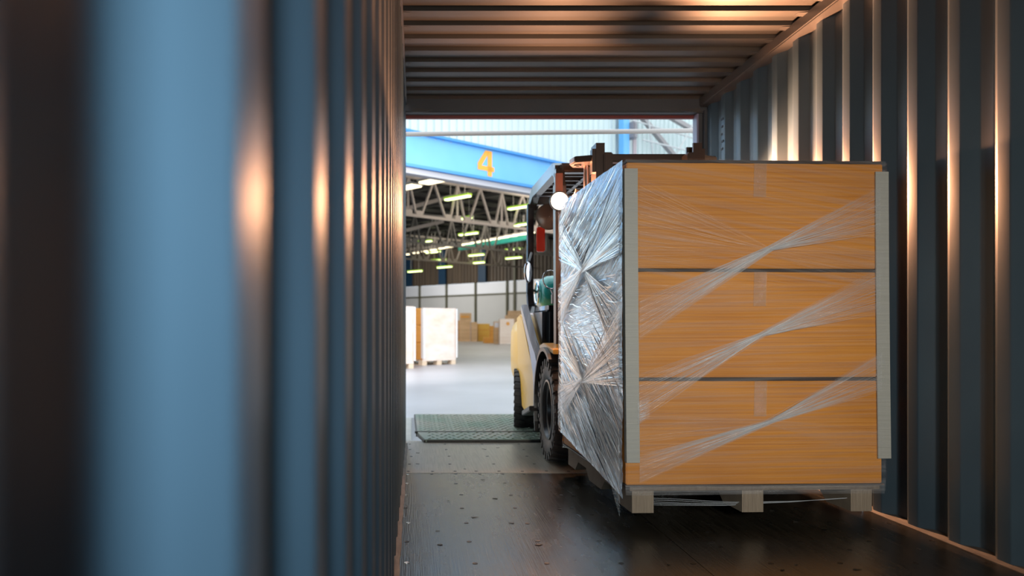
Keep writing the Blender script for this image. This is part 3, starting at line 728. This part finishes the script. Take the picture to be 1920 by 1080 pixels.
# loose strings below, slack film threads under the pallet
mb = MB()
for k in range(5):
    z = .135-.006*k
    mb.tube([LM @ Vector((.13+LW*.85*f, .03+.01*k, z-.02*math.sin(f*3.1+k*.2)+.004*N3(f*4, k, 0))) for f in [i/14 for i in range(15)]], .0009, 4)
thr = mat('film_thread', (.5,.55,.6), .2); mb.obj('loose_threads', thr, wrap)

# ------------------------------------------------------------------ forklift
FX = 1.485
yel = mat('forklift_yellow', (.80,.43,.03), .42, coat=.15)
lilac = mat('forklift_grey_panel', (.20,.195,.22), .35, coat=.3)
blk = mat('forklift_black', (.012,.012,.014), .16, coat=.6)
blkm = mat('forklift_black_matte', (.02,.018,.017), .4)
frame_m = mat('guard_dark_steel', (.045,.038,.035), .28, .4, coat=.4)
mast_m = mat('mast_steel', (.05,.035,.03), .35, .5)
rubber = mat('tyre_rubber', (.02,.018,.018), .55, var=(.035,.03,.03), scale=(40,40,40), amt=.2, bump=.2)
rim_m = mat('rim_dark_grey', (.05,.05,.055), .35, .5)
chrome = mat('chrome', (.75,.75,.78), .12, 1)
redl = mat('red_lens', (.75,.03,.01), .25, coat=.8)
fork = empty('forklift', (FX, 6.1, 0), label='yellow and black counterbalance forklift carrying the wrapped load into the container', cat='forklift')
fo = lambda mb, n, m, p=fork, s=True: mb.obj(n, m, p, s)
def wheel(xo, w, yc, R, sgn, name='wheel', tn=26, steer=0):
    """xo outer face x, sgn: +1 if body lies to the right of the outer face"""
    wr_ = empty(name, (0, 0, 0)); wr_.parent = fork; wr_.location = (0, 0, 0)
    xc = xo+sgn*w/2; hw = w/2; Rm = R*.56
    root = wr_
    root.location = (xc-FX, yc-6.1, R)
    root.rotation_euler = (0, 0, steer)
    c = Vector((xc, yc, R))
    Rz = Matrix.Translation(c) @ Matrix.Rotation(steer, 4, 'Z') @ Matrix.Translation(-c)
    mb = MB(); mb.lathe(c, (1,0,0), [(Rm,-hw*.8),(R*.68,-hw*.97),(R*.86,-hw*1.0),(R*.93,-hw*.93),(R*.955,-hw*.8),(R*.955,hw*.8),(R*.93,hw*.93),(R*.86,hw),(R*.68,hw*.97),(Rm,hw*.8)], 56); mb.bm.transform(Rz); ty = mb.obj('tyre', rubber, root, True)
    mb = MB()
    for k in range(tn):
        for sd in (-1, 1):
            a = 2*math.pi*(k+.5*(sd > 0))/tn; t_ = Vector((0, math.cos(a), math.sin(a))); tg = Vector((0, -math.sin(a), math.cos(a)))
            wv = 2*math.pi*R/tn*.62
            p = []
            for rr in (R*.94, R*1.0):
                for (xx, tt) in ((sd*hw*.08, -.35), (sd*hw*.98, -.9), (sd*hw*.98, .15), (sd*hw*.08, .65)):
                    p.append(c+Vector((xx, 0, 0))+t_*(rr if abs(xx) < hw*.5 else rr-.008)+tg*wv*tt*.8)
            if sd > 0: mb.hexa(p)
            else: mb.hexa([p[3],p[2],p[1],p[0],p[7],p[6],p[5],p[4]])
            # shoulder lug on the sidewall
            q0 = []
            for xx in (sd*hw*.93, sd*hw*1.035):
                for (rr, tt) in ((R*.83, -.25), (R*.83, .25), (R*.97, .3), (R*.97, -.3)): q0.append(c+Vector((xx, 0, 0))+t_*rr+tg*wv*tt)
            mb.hexa(q0)
    mb.bm.transform(Rz); mb.obj('tread', rubber, root)
    mb = MB(); o = -sgn
    mb.lathe(c, (o,0,0), [(Rm*1.03,hw*.86),(Rm*1.03,hw*.95),(Rm*.96,hw*.97),(Rm*.92,hw*.80),(Rm*.80,hw*.72),(Rm*.74,hw*.30),(Rm*.40,hw*.22),(Rm*.36,hw*.55),(Rm*.14,hw*.60),(.004,hw*.60),(.004,-hw*.5),(Rm*1.0,-hw*.7)], 48)
    mb.bm.transform(Rz); mb.obj('rim', rim_m, root, True)
    mb = MB()
    for k in range(8):
        a = 2*math.pi*k/8; p = c+Vector((o*hw*.25, math.cos(a)*Rm*.56, math.sin(a)*Rm*.56)); mb.tube([p, p+Vector((o*.03, 0, 0))], .013, 6)
    mb.bm.transform(Rz); mb.obj('wheel_nuts', chrome, root)['kind'] = 'stuff'
    return root
wheel(.882, .24, 5.35, .352, 1); wheel(2*FX-.882, .24, 5.35, .352, -1)
wheel(.868, .19, 6.95, .275, 1, steer=math.radians(-8)); wheel(2*FX-.868, .19, 6.95, .275, -1, steer=math.radians(-8))
# chassis side panels: (y,z) outline, thick plates both sides
def both(fnc, name, m, smooth=True):
    for sd in (1, -1):
        mb = MB(); fnc(mb, sd); mb.obj(name, m, fork, smooth)
X = lambda v, sd: FX-sd*v           # v = half-distance from centre; sd=+1 is the left (seen) side
def xs2(a, b, sd): return sorted((X(a, sd), X(b, sd)))
def plate(poly, a, b, sd, mb, bev=.012):
    x0, x1 = xs2(a, b, sd); mb.prism(poly, 'x', x0, x1)
    if bev: mb.bevel(bev, 2)
# counterweight: rounded tapered body via lofted sections along y (y, half width, zlow, zhigh)
def loft(secs, nseg=28, pw=3.2):
    mb = MB(); rings = []
    for (y, hw, z0, z1) in secs:
        r = []
        for k in range(nseg):
            a = 2*math.pi*k/nseg; cs, sn = math.cos(a), math.sin(a)
            e = 2/pw
            r.append(mb.bm.verts.new((FX+math.copysign(abs(cs)**e, cs)*hw, y, (z0+z1)/2+math.copysign(abs(sn)**e, sn)*(z1-z0)/2)))
        rings.append(r)
    for i in range(len(rings)-1):
        for k in range(nseg): mb.bm.faces.new((rings[i][k], rings[i][(k+1) % nseg], rings[i+1][(k+1) % nseg], rings[i+1][k]))
    mb.bm.faces.new(rings[0][::-1]); mb.bm.faces.new(rings[-1]); return mb
cw = loft([(6.72,.50,.34,.97),(6.80,.59,.32,1.01),(7.05,.615,.33,1.03),(7.30,.61,.36,1.02),(7.50,.56,.40,.98),(7.60,.44,.48,.88)], 32, 5).obj('counterweight', yel, fork, True)
# yellow flank with the curved cut around the rear wheel
flank = [(5.78,.40),(5.80,.30),(6.35,.20),(6.62,.24),(6.70,.48),(6.86,.60),(6.95,.62),(6.95,1.0),(6.80,1.02),(6.60,.98),(6.42,.86),(6.25,.74),(6.05,.62)]
both(lambda mb, sd: plate(flank, .50, .598, sd, mb, .014), 'side_panel', yel)
grey = [(5.72,.66),(5.80,.50),(5.79,.30),(5.84,.30),(5.90,.58),(6.12,.76),(6.38,.92),(6.58,1.04),(6.56,1.10),(6.35,.98),(6.05,.80),(5.80,.72)]
both(lambda mb, sd: plate(grey, .555, .612, sd, mb, .008), 'sill_panel', lilac)
both(lambda mb, sd: plate([(5.74,.30),(6.15,.22),(6.15,.26),(5.76,.335)], .44, .66, sd, mb, .005), 'step', blkm)
mb = MB(); mb.box(FX-.48, FX+.48, 5.1, 7.3, .22, .56).bevel(.02); fo(mb, 'chassis', blkm)
mb = MB(); mb.box(FX-.535, FX+.535, 5.90, 6.71, .56, 1.075).bevel(.05, 3); fo(mb, 'hood', blk)
# floor / footwell, cowl, dash
mb = MB(); mb.box(FX-.50, FX+.50, 5.50, 6.0, .56, .60); fo(mb, 'floor_plate', blkm)
mb = MB(); mb.prism([(5.42,.56),(5.52,.56),(5.60,1.12),(5.52,1.22),(5.44,1.20)], 'x', FX-.44, FX+.44).bevel(.02); cowl = fo(mb, 'cowl', blk)
# fenders (black arch) and yellow bar on top
for sd in (1, -1):
    mb = MB(); x0, x1 = xs2(.38, .625, sd); n = 20
    for k in range(n):
        a0 = math.radians(-28+k*(190-0)/n*1.0); a1 = math.radians(-28+(k+1)*190/n)
        r0, r1 = .395, .422
        if a0 > math.radians(122): break
        pt = lambda r, a, x: (x, 5.36+r*math.cos(a), .352+r*math.sin(a))
        mb.hexa([pt(r0,a0,x0), pt(r0,a0,x1), pt(r0,a1,x1), pt(r0,a1,x0), pt(r1,a0,x0), pt(r1,a0,x1), pt(r1,a1,x1), pt(r1,a1,x0)])
    mb.obj('fender', blkm, fork)
    mb = MB(); x0, x1 = xs2(.36, .60, sd); mb.prism([(5.10,.735),(5.10,.765),(5.50,.80),(5.66,.78),(5.66,.755),(5.50,.775)], 'x', x0, x1).bevel(.004); mb.obj('fender_bar', orange_p if False else yel, fork, True)
    # moulded wheel-arch black pillar foot
    mb = MB(); x0, x1 = xs2(.515, .60, sd); mb.prism([(5.72,.30),(5.84,.30),(5.86,.55),(5.78,.62),(5.72,.58)], 'x', x0, x1).bevel(.012); mb.obj('sill_end', lilac, fork, True)
# overhead guard
GT = 2.035; hwg = .485
for sd in (1, -1):
    x = X(hwg, sd)
    # front pillar
    mb = MB(); pts = [(x, 5.47, .78), (x, 5.48, 1.2), (x, 5.50, 1.9)]
    for a, b in zip(pts, pts[1:]): mb.bar(a, b, .075, .09, (0, 1, 0))
    mb.obj('front_pillar', mast_m, fork)
    mb = MB(); pr_ = [(6.77,1.96),(6.78,1.5),(6.80,1.20),(6.74,1.06),(6.55,.93),(6.28,.74),(6.02,.60)]
    for a, b in zip(pr_, pr_[1:]): mb.bar((X(hwg+.02, sd), a[0], a[1]), (X(hwg+.02, sd), b[0], b[1]), .052, .075, (0, 1, 0.001))
    mb.obj('rear_pillar', blk, fork)
    mb = MB(); pp = [(x, 5.48, 1.88), (x, 5.52, 2.0), (x, 5.62, GT), (x, 6.60, GT), (x, 6.74, 1.99), (x, 6.78, 1.93)]
    for a, b in zip(pp, pp[1:]): mb.bar(a, b, .06, .085)
    mb.obj('guard_rail', frame_m, fork)
mb = MB(); mb.box(FX-hwg, FX+hwg, 5.47, 5.56, 1.985, 2.05).bevel(.012); fo(mb, 'guard_header', frame_m)
mb = MB(); mb.box(FX-hwg, FX+hwg, 6.70, 6.78, 1.95, 2.02).bevel(.012); fo(mb, 'guard_header', frame_m)
for k in range(6):
    y = 5.70+k*.17; mb = MB(); mb.box(FX-hwg, FX+hwg, y, y+.035, 2.00, 2.045).bevel(.006); fo(mb, 'guard_bar', frame_m)
for k in range(3):
    xx = FX-.25+.25*k; mb = MB(); mb.box(xx-.015, xx+.015, 5.55, 6.7, 2.0, 2.02); fo(mb, 'guard_bar', frame_m)
# lamps on front pillars
lens = mat('lit_lamp_lens', (1,.9,.8), .3, emit=(1, .84, .62), estr=45)
lampb = mat('orange_brown_bracket', (.16,.04,.012), .5)
for sd, xx in ((1, .985), (-1, 2.065)):
    zz = 1.775 if sd == 1 else 1.80
    mb = MB(); mb.lathe((xx, 5.43, zz), (0,-1,0), [(.03,-.07),(.055,-.04),(.068,0),(.068,.018),(.060,.018),(.055,.004),(.004,.004),(.004,-.07)], 28); lp = mb.obj('headlamp', blkm, fork, True)
    mb = MB(); mb.lathe((xx, 5.42, zz), (0,-1,0), [(.056,0),(.050,.009),(.03,.014),(.004,.016)], 24, closed=False); mb.obj('lens', lens, lp, True)
    mb = MB(); mb.box(xx-.025, xx+.025, 5.43, 5.46, zz+.06, 1.97); mb.bar((xx, 5.45, 1.95), (X(hwg, sd), 5.50, 1.95), .03, .03); mb.obj('bracket', lampb, lp)
# round dark shield/mirror left of lamp, side mirror, red tail lamp
mb = MB(); mb.lathe((1.005, 5.98, 1.745), (.15,-1,.05), [(.085,-.012),(.10,0),(.085,.012),(.004,.016),(.004,-.016)], 32)
fo(mb, 'round_mirror', mat('dark_mirror_back', (.10,.085,.08), .35))
mb = MB(); mb.lathe((.90, 6.35, 1.35), (.9,-.8,0), [(.040,-.012),(.046,0),(.040,.012),(.004,.014),(.004,-.012)], 28); mb.bm.transform(Matrix.Translation((0,0,1.35)) @ Matrix.Scale(1.9, 4, (0,0,1)) @ Matrix.Translation((0,0,-1.35)))
mir = fo(mb, 'side_mirror', chrome)
mb = MB(); mb.tube([(.91, 6.37, 1.44), (.95, 6.5, 1.52), (.975, 6.74, 1.52)], .009, 8); mb.obj('mirror_arm', blkm, mir, True)
mb = MB(); mb.box(1.02, 1.09, 6.66, 6.70, 1.545, 1.755).bevel(.008); tag(fo(mb, 'tail_lamp', redl), 'tall red tail lamp')
mb = MB(); mb.box(1.92, 1.98, 6.66, 6.70, 1.545, 1.755).bevel(.008); fo(mb, 'tail_lamp', redl)
# teal gas cylinder lying across the counterweight
tealg = mat('teal_cylinder', (.02,.30,.27), .25, coat=.6)
mb = MB(); mb.lathe((1.09, 7.02, 1.215), (1,0,0), [(.004,-.02),(.06,-.015),(.12,.02),(.145,.07),(.15,.12),(.15,.60),(.145,.65),(.12,.70),(.004,.74)], 36, closed=False); gas = fo(mb, 'gas_cylinder', tealg)
mb = MB(); mb.tube([(1.075, 7.02+.10*math.cos(t), 1.215+.10*math.sin(t)) for t in [2*math.pi*k/24 for k in range(24)]], .010, 8, True); mb.obj('collar', chrome, gas, True)
mb = MB(); mb.tube([(1.07, 7.0, 1.22), (1.02, 6.94, 1.24), (1.00, 6.88, 1.17), (1.03, 6.82, 1.09), (1.10, 6.78, 1.03)], .012, 8); mb.obj('hose', blkm, gas, True)
for xx in (1.25, 1.6):
    mb = MB(); mb.lathe((xx, 7.02, 1.215), (1,0,0), [(.152,0),(.160,0),(.160,.04),(.152,.04)], 32); mb.obj('strap', chrome, gas, True)
mb = MB(); mb.box(1.2, 1.75, 6.88, 7.16, 1.03, 1.09).bevel(.01); fo(mb, 'cylinder_cradle', blkm)
# steering wheel, column, seat, levers, grab handle
def ringpts(c, ax, r, n=28):
    c = Vector(c); ax = Vector(ax).normalized(); u_ = ax.orthogonal().normalized(); v_ = ax.cross(u_)
    return [c+(u_*math.cos(2*math.pi*k/n)+v_*math.sin(2*math.pi*k/n))*r for k in range(n)]
sc = Vector((FX-.03, 5.82, 1.22)); sax = Vector((0, .55, .83))
mb = MB(); mb.tube(ringpts(sc, sax, .165), .014, 8, True)
for a in range(3):
    p = ringpts(sc, sax, .16, 3)[a]; mb.tube([sc, p], .011, 6)
stw = fo(mb, 'steering_wheel', blkm)
mb = MB(); mb.tube([sc, (FX-.03, 5.56, 1.02)], .03, 10); mb.obj('steering_column', blkm, stw, True)
mb = MB(); mb.box(FX-.24, FX+.24, 6.08, 6.55, 1.07, 1.17).bevel(.035, 3); seat = fo(mb, 'seat', blkm)
mb = MB(); mb.prism([(6.48,1.16),(6.58,1.13),(6.68,1.50),(6.64,1.56),(6.58,1.54)], 'x', FX-.22, FX+.22).bevel(.025, 3); mb.obj('backrest', blkm, seat, True)
# dark ring and cables seen through the guard, grab handle
mb = MB(); mb.tube(ringpts((1.055, 6.18, 1.28), (.45, -1, .1), .072, 24), .006, 8, True); mb.tube([(1.055,6.18,1.21),(1.08,6.16,1.14),(1.12,6.15,1.10)], .007, 8)
tag(fo(mb, 'ring_mirror_frame', chrome), 'bright ring on a bent stalk')
mb = MB(); mb.box(1.04, 1.14, 6.0, 6.10, 1.07, 1.18).bevel(.02); fo(mb, 'lever_console', blkm)
for k in range(3): mb = MB(); mb.tube([(1.06+.03*k, 6.0, 1.1), (1.055+.03*k, 5.96, 1.22)], .006, 6); mb.tube([(1.055+.03*k, 5.96, 1.21), (1.054+.03*k, 5.955, 1.24)], .014, 8); fo(mb, 'lever', blkm)
mb = MB(); mb.tube([(1.03,5.56,1.02),(1.01,5.62,.98),(1.005,5.64,.88),(1.005,5.63,.80),(1.03,5.58,.76)], .018, 10); tag(fo(mb, 'grab_handle', lilac), 'pale grey grab handle')
# reflective black tank panel beside the step
mb = MB(); mb.box(FX-.46, FX-.36, 5.72, 5.85, .60, .93).bevel(.05, 3); fo(mb, 'side_cover', blk)
# mast
MZ = 2.085
for sd in (1, -1):
    for (hx, y0, y1, z1, nm) in ((.31, 5.03, 5.17, MZ, 'outer_mast_rail'), (.265, 5.00, 5.12, 2.02, 'inner_mast_rail')):
        mb = MB(); x0, x1 = xs2(hx-.028, hx+.028, sd)
        if nm[0] == 'o':
            mb.box(x0, x1, y0, y0+.018, .10, z1); mb.box(x0, x1, y1-.018, y1, .10, z1)
            xw0, xw1 = xs2(hx+.012, hx+.028, sd); mb.box(xw0, xw1, y0+.018, y1-.018, .10, z1)
        else: mb.box(x0, x1, y0, y1, .09, z1).bevel(.006)
        mb.obj(nm, mast_m, fork)
    # lift cylinder
    mb = MB(); mb.tube([(X(.355, sd), 5.22, .2), (X(.355, sd), 5.22, 1.35)], .032, 14); cy = fo(mb, 'lift_cylinder', blkm)
    mb = MB(); mb.tube([(X(.355, sd), 5.22, 1.35), (X(.355, sd), 5.22, 1.99)], .022, 14); mb.obj('piston_rod', mat('polished_rod', (.75,.55,.5), .2, 1), cy, True)
    # top bracket plate with lobe and bolt hole boss
    mb = MB(); s_ = sd
    poly = [(X(.27, s_), 5.18), (X(.34, s_), 5.05), (X(.46, s_), 5.10), (X(.475, s_), 5.20), (X(.44, s_), 5.28), (X(.30, s_), 5.30)]
    mb.prism(poly, 'z', 1.975, 2.015).bevel(.006); br = fo(mb, 'mast_bracket', mast_m)
    mb = MB(); mb.lathe((X(.425, s_), 5.18, 1.972), (0,0,-1), [(.024,0),(.024,.006),(.014,.006),(.014,0)], 20); mb.obj('bolt', blkm, br, True)
    mb = MB(); mb.box(*xs2(.30, .36, sd), 5.04, 5.10, 1.9, 2.05); mb.obj('mast_lug', mast_m, fork)
mb = MB(); mb.box(FX-.31, FX+.31, 5.14, 5.20, 1.985, 2.04).bevel(.01); fo(mb, 'mast_crossmember', mast_m)
mb = MB(); mb.box(FX-.31, FX+.31, 5.15, 5.20, 1.05, 1.15).bevel(.01); fo(mb, 'mast_crossmember', mast_m)
mb = MB(); mb.box(FX-.31, FX+.31, 5.15, 5.20, .2, .32).bevel(.01); fo(mb, 'mast_crossmember', mast_m)
mb = MB(); mb.tube([(1.075, 5.30, 1.62+.0), (1.055, 5.30, 1.74), (1.075, 5.28, 1.83), (1.12, 5.26, 1.80), (1.13, 5.26, 1.70)], .012, 8); fo(mb, 'hydraulic_hose', blkm)
# carriage, load backrest, forks
for z in (.16, .52): mb = MB(); mb.box(FX-.52, FX+.52, 4.955, 4.995, z, z+.10).bevel(.006); fo(mb, 'carriage_bar', blkm)
for k in range(7):
    xx = FX-.50+k*1.0/6; mb = MB(); mb.box(xx-.015, xx+.015, 4.955, 4.985, .62, 1.30); fo(mb, 'backrest_bar', blkm)
mb = MB(); mb.box(FX-.52, FX+.52, 4.955, 4.985, 1.30, 1.34); fo(mb, 'backrest_bar', blkm)
for xx in (FX-.26, FX+.26):
    mb = MB(); mb.prism([(3.78,.150),(3.78,.158),(4.0,.172),(4.86,.1725),(4.87,.62),(4.95,.62),(4.95,.135),(4.7,.128)], 'x', xx-.06, xx+.06); tag(fo(mb, 'fork', blkm, s=False))

# ------------------------------------------------------------------ pallet loads in the warehouse
def bg_pallet(M, w, d, label, group=None):
    r = empty('pallet', M @ Vector((w/2, d/2, 0)), 0, label=label, cat='pallet', group=group)
    for x0 in (0.0, w/2-.07, w-.14):
        for y0 in (0, d/2-.07, d-.14): mb = MB(); mb.box(x0, x0+.14, y0, y0+.14, .012, .10, M); mb.obj('block', woodpale, r)
        mb = MB(); mb.box(x0, x0+.14, 0, d, -.003, .0118, M); mb.obj('bottom_board', woodpale, r)
    for k in range(6):
        y0 = k*(d-.13)/5; mb = MB(); mb.box(0, w, y0, y0+.13, .1005, .125, M); mb.obj('deck_board', woodpale, r)
    return r
def wm(px_, Y, ybase=None):
    """frame aligned with the warehouse whose near corner stands at pixel column px_ and depth Y"""
    p = Vector(((px_-CX)/F*Y, Y, 0)); return Matrix.Translation(p) @ Matrix(((U.x, V.x, 0, 0), (U.y, V.y, 0, 0), (0, 0, 1, 0), (0, 0, 0, 1)))
filmbg = film('pale_load_film', (6, 14, 1), .35, .75, .3, .7, .35, .85, .5, (1, .93, .90))
def wrap_sleeve(M, w, d, z0, z1, label):
    mb = MB(); bm = mb.bm; uvl = bm.loops.layers.uv.new('UVMap'); dl_ = bm.verts.layers.float.new('dens')
    per = []; n = 14
    for k in range(n): per.append((w*k/n, 0))
    for k in range(n): per.append((w, d*k/n))
    for k in range(n): per.append((w-w*k/n, d))
    for k in range(n): per.append((0, d-d*k/n))
    nz_ = 26; G = []
    for i, (x, y) in enumerate(per):
        G.append([])
        for j in range(nz_+1):
            o = .012+.012*abs(N3(x*3+y*2, j*.9, i*.2)); cx_, cy_ = x-w/2, y-d/2
            xx = x+(math.copysign(o, cx_) if abs(abs(cx_)-w/2) < 1e-4 else 0); yy = y+(math.copysign(o, cy_) if abs(abs(cy_)-d/2) < 1e-4 else 0)
            v = bm.verts.new(M @ Vector((xx, yy, z0+(z1-z0)*j/nz_))); v[dl_] = 1; G[-1].append(v)
    N = len(per)
    for i in range(N):
        for j in range(nz_):
            f = bm.faces.new((G[i][j], G[(i+1) % N][j], G[(i+1) % N][j+1], G[i][j+1]))
            for l, (p, q_) in zip(f.loops, ((i,j),(i+1,j),(i+1,j+1),(i,j+1))): l[uvl].uv = (p/N*4, q_/nz_)
    me = bpy.data.meshes.new('stretch_wrap'); bm.to_mesh(me); bm.free(); me.materials.append(filmbg)
    o = bpy.data.objects.new('stretch_wrap', me); COL.objects.link(o); tag(o, label, 'stretch wrap')
def bg_load(M, w, d, hs, z0, cm, which, label_stick=False):
    bg_pallet(M, w, d, 'pale wooden pallet under the %s' % which)
    z = z0
    nm = ['lowest', 'second', 'third', 'topmost']
    nm = ['lowest'] + ['middle']*(len(hs)-2) + ['topmost'] if len(hs) == 3 else (['only'] if len(hs) == 1 else ['lower', 'upper'])
    for k, h in enumerate(hs):
        r = empty('carton', M @ Vector((w/2, d/2, z)), 0, label='%s carton of the %s' % (nm[k], which), cat='carton')
        mb = MB(); mb.box(.01, w-.01, .01, d-.01, z+.001, z+h-.004, M).bevel(.012, 1); mb.obj('carton_body', cm, r)
        if label_stick:
            mb = MB(); mb.box(.004, .0098, .32, .60, z+h*.55, z+h*.85, M); mb.obj('label_sticker', labelm, r)
        z += h
    return z
cwht = mat('white_corner_board', (.84,.80,.78), .5)
M2 = wm(792, 18.5); M1 = wm(775.5, 17.3)
for M, lab in ((M2, 'film wrapped load just inside the warehouse gate'), (M1, 'film wrapped load half hidden by the container wall')):
    zt_ = bg_load(M, 1.08, 1.1, [.405, .41, .41], .1255, org_card, lab, True) if M is M2 else bg_load(Matrix(M) @ Matrix.Translation((-1.08, 0, 0)), 1.08, 1.1, [.40, .41, .41], .1255, org_card, lab)
front = Matrix(M1) @ Matrix.Translation((-1.08, 0, 0))
# film glare painted white on near faces; gate load's side is card with labels
def bg_face(M, w, z0, z1, label):
    mb = MB(); bm = mb.bm; n, k_ = 30, 34; G = []
    for a in range(n+1):
        G.append([bm.verts.new(M @ Vector((w*a/n, -.004-.02*abs(N3(a*.25+b*.1, b*.55, 3.3)), z0+(z1-z0)*b/k_))) for b in range(k_+1)])
    for a in range(n):
        for b in range(k_): bm.faces.new((G[a][b], G[a+1][b], G[a+1][b+1], G[a][b+1]))
    pb = [bm.verts.new(M @ Vector((w*a/n, .004, z0))) for a in (0, n)]
    o = mb.obj('stretch_wrap', pale_film, None, True); tag(o, label, 'stretch wrap')
pale_film = mat('film_white_glare', (.86,.76,.72), .3, var=(.80,.58,.42), scale=(2,2,5), amt=.35)
bg_face(M2, 1.08, .10, 1.352, 'stretch film with painted white glare over the load just inside the warehouse gate')
bg_face(front, 1.08, .10, 1.352, 'stretch film with painted white glare over the load half hidden by the container wall')
for M, xx, lb in ((M2, 0, 'white corner board on the near corner of the gate load'), (M2, 1.06, 'white corner board on the right corner of the gate load'), (front, 1.06, 'white corner board on the load half hidden by the container wall')):
    mb = MB(); mb.box(xx, xx+.05, -.034, -.026, .16, 1.34, M); mb.box(xx if xx == 0 else xx+.044, (xx+.006) if xx == 0 else xx+.05, -.026, .05, .16, 1.34, M); tag(mb.obj('edge_protector', cwht), lb, 'edge protector')
# far cartons: (x0,x1,ytop,ybase,Y,material,label,name)
FB = [(855,863,601,638,48.5,tan_card,'narrow tan crate left of the tall stack at the far wall'),
 (863,882,603,638.5,47.6,tan_card,'lower carton of the tall tan stack at the far wall'),
 (863,884,587,602.7,47.6,tan_card,'upper banded carton of the tall tan stack at the far wall'),
 (883.5,895,604,637,47.4,tan_card,'tan carton right against the tall stack at the far wall'),
 (896,918,607,637,48,yel_card,'yellow orange crate at the far wall'),
 (908,929,633,643,43,org_card,'flat orange carton on the pallet in front of the yellow crate'),
 (919,926,611,632.6,43,org_card,'small upright carton on the flat orange carton'),
 (926.8,936,603,645,41.1,tan_card,'tan carton carrying a white label beside the pale carton'),
 (937,964,598,644,40.4,pale_card,'big pale carton with a brown round mark'),
 (949,984,591,640,44.3,tan_card,'wide tan carton behind the big pale carton'),
 (955,985,582.5,590.8,44.3,tan_card,'thin carton on top of the wide tan carton')]
for x0, x1, yt, yb, Y, m, lb in FB:
    a = P(x0, yb, Y); b = P(x1, yt, Y); low = yb > 634
    z0 = .0 if low else a.z
    if lb.startswith('flat orange'): z0 = .0
    r = empty('carton', ((a.x+b.x)/2, Y+.4, z0), 0, label=lb, cat='carton')
    dd = .55 if 'big pale' in lb else (.8 if (b.x-a.x) > .4 else .45)
    mb = MB(); mb.box(a.x, b.x, Y, Y+dd, z0-.003, b.z).bevel(.012, 1); bo = mb.obj('carton_body', m, r)
    if 'banded' in lb:
        mb = MB(); mb.box(a.x+.02, b.x-.12, Y-.008, Y, z0+.22, z0+.34); mb.obj('band', org_card, r)
    if 'white label' in lb: mb = MB(); mb.box(a.x+.02, b.x-.01, Y-.008, Y, b.z-.30, b.z-.05); mb.obj('label_sticker', labelm, r)
    if 'round mark' in lb: mb = MB(); mb.lathe(((a.x+b.x)/2+.05, Y-.004, b.z-.24), (0,-1,0), [(.09,0),(.09,.004),(.004,.004)], 20, closed=False); mb.obj('round_mark', org_card, r)
    if 'yellow' in lb:
        for q_ in (.33, .66): mb = MB(); mb.box(a.x, b.x, Y-.012, Y, z0+(b.z-z0)*q_-.02, z0+(b.z-z0)*q_+.02); mb.obj('batten', org_card, r)
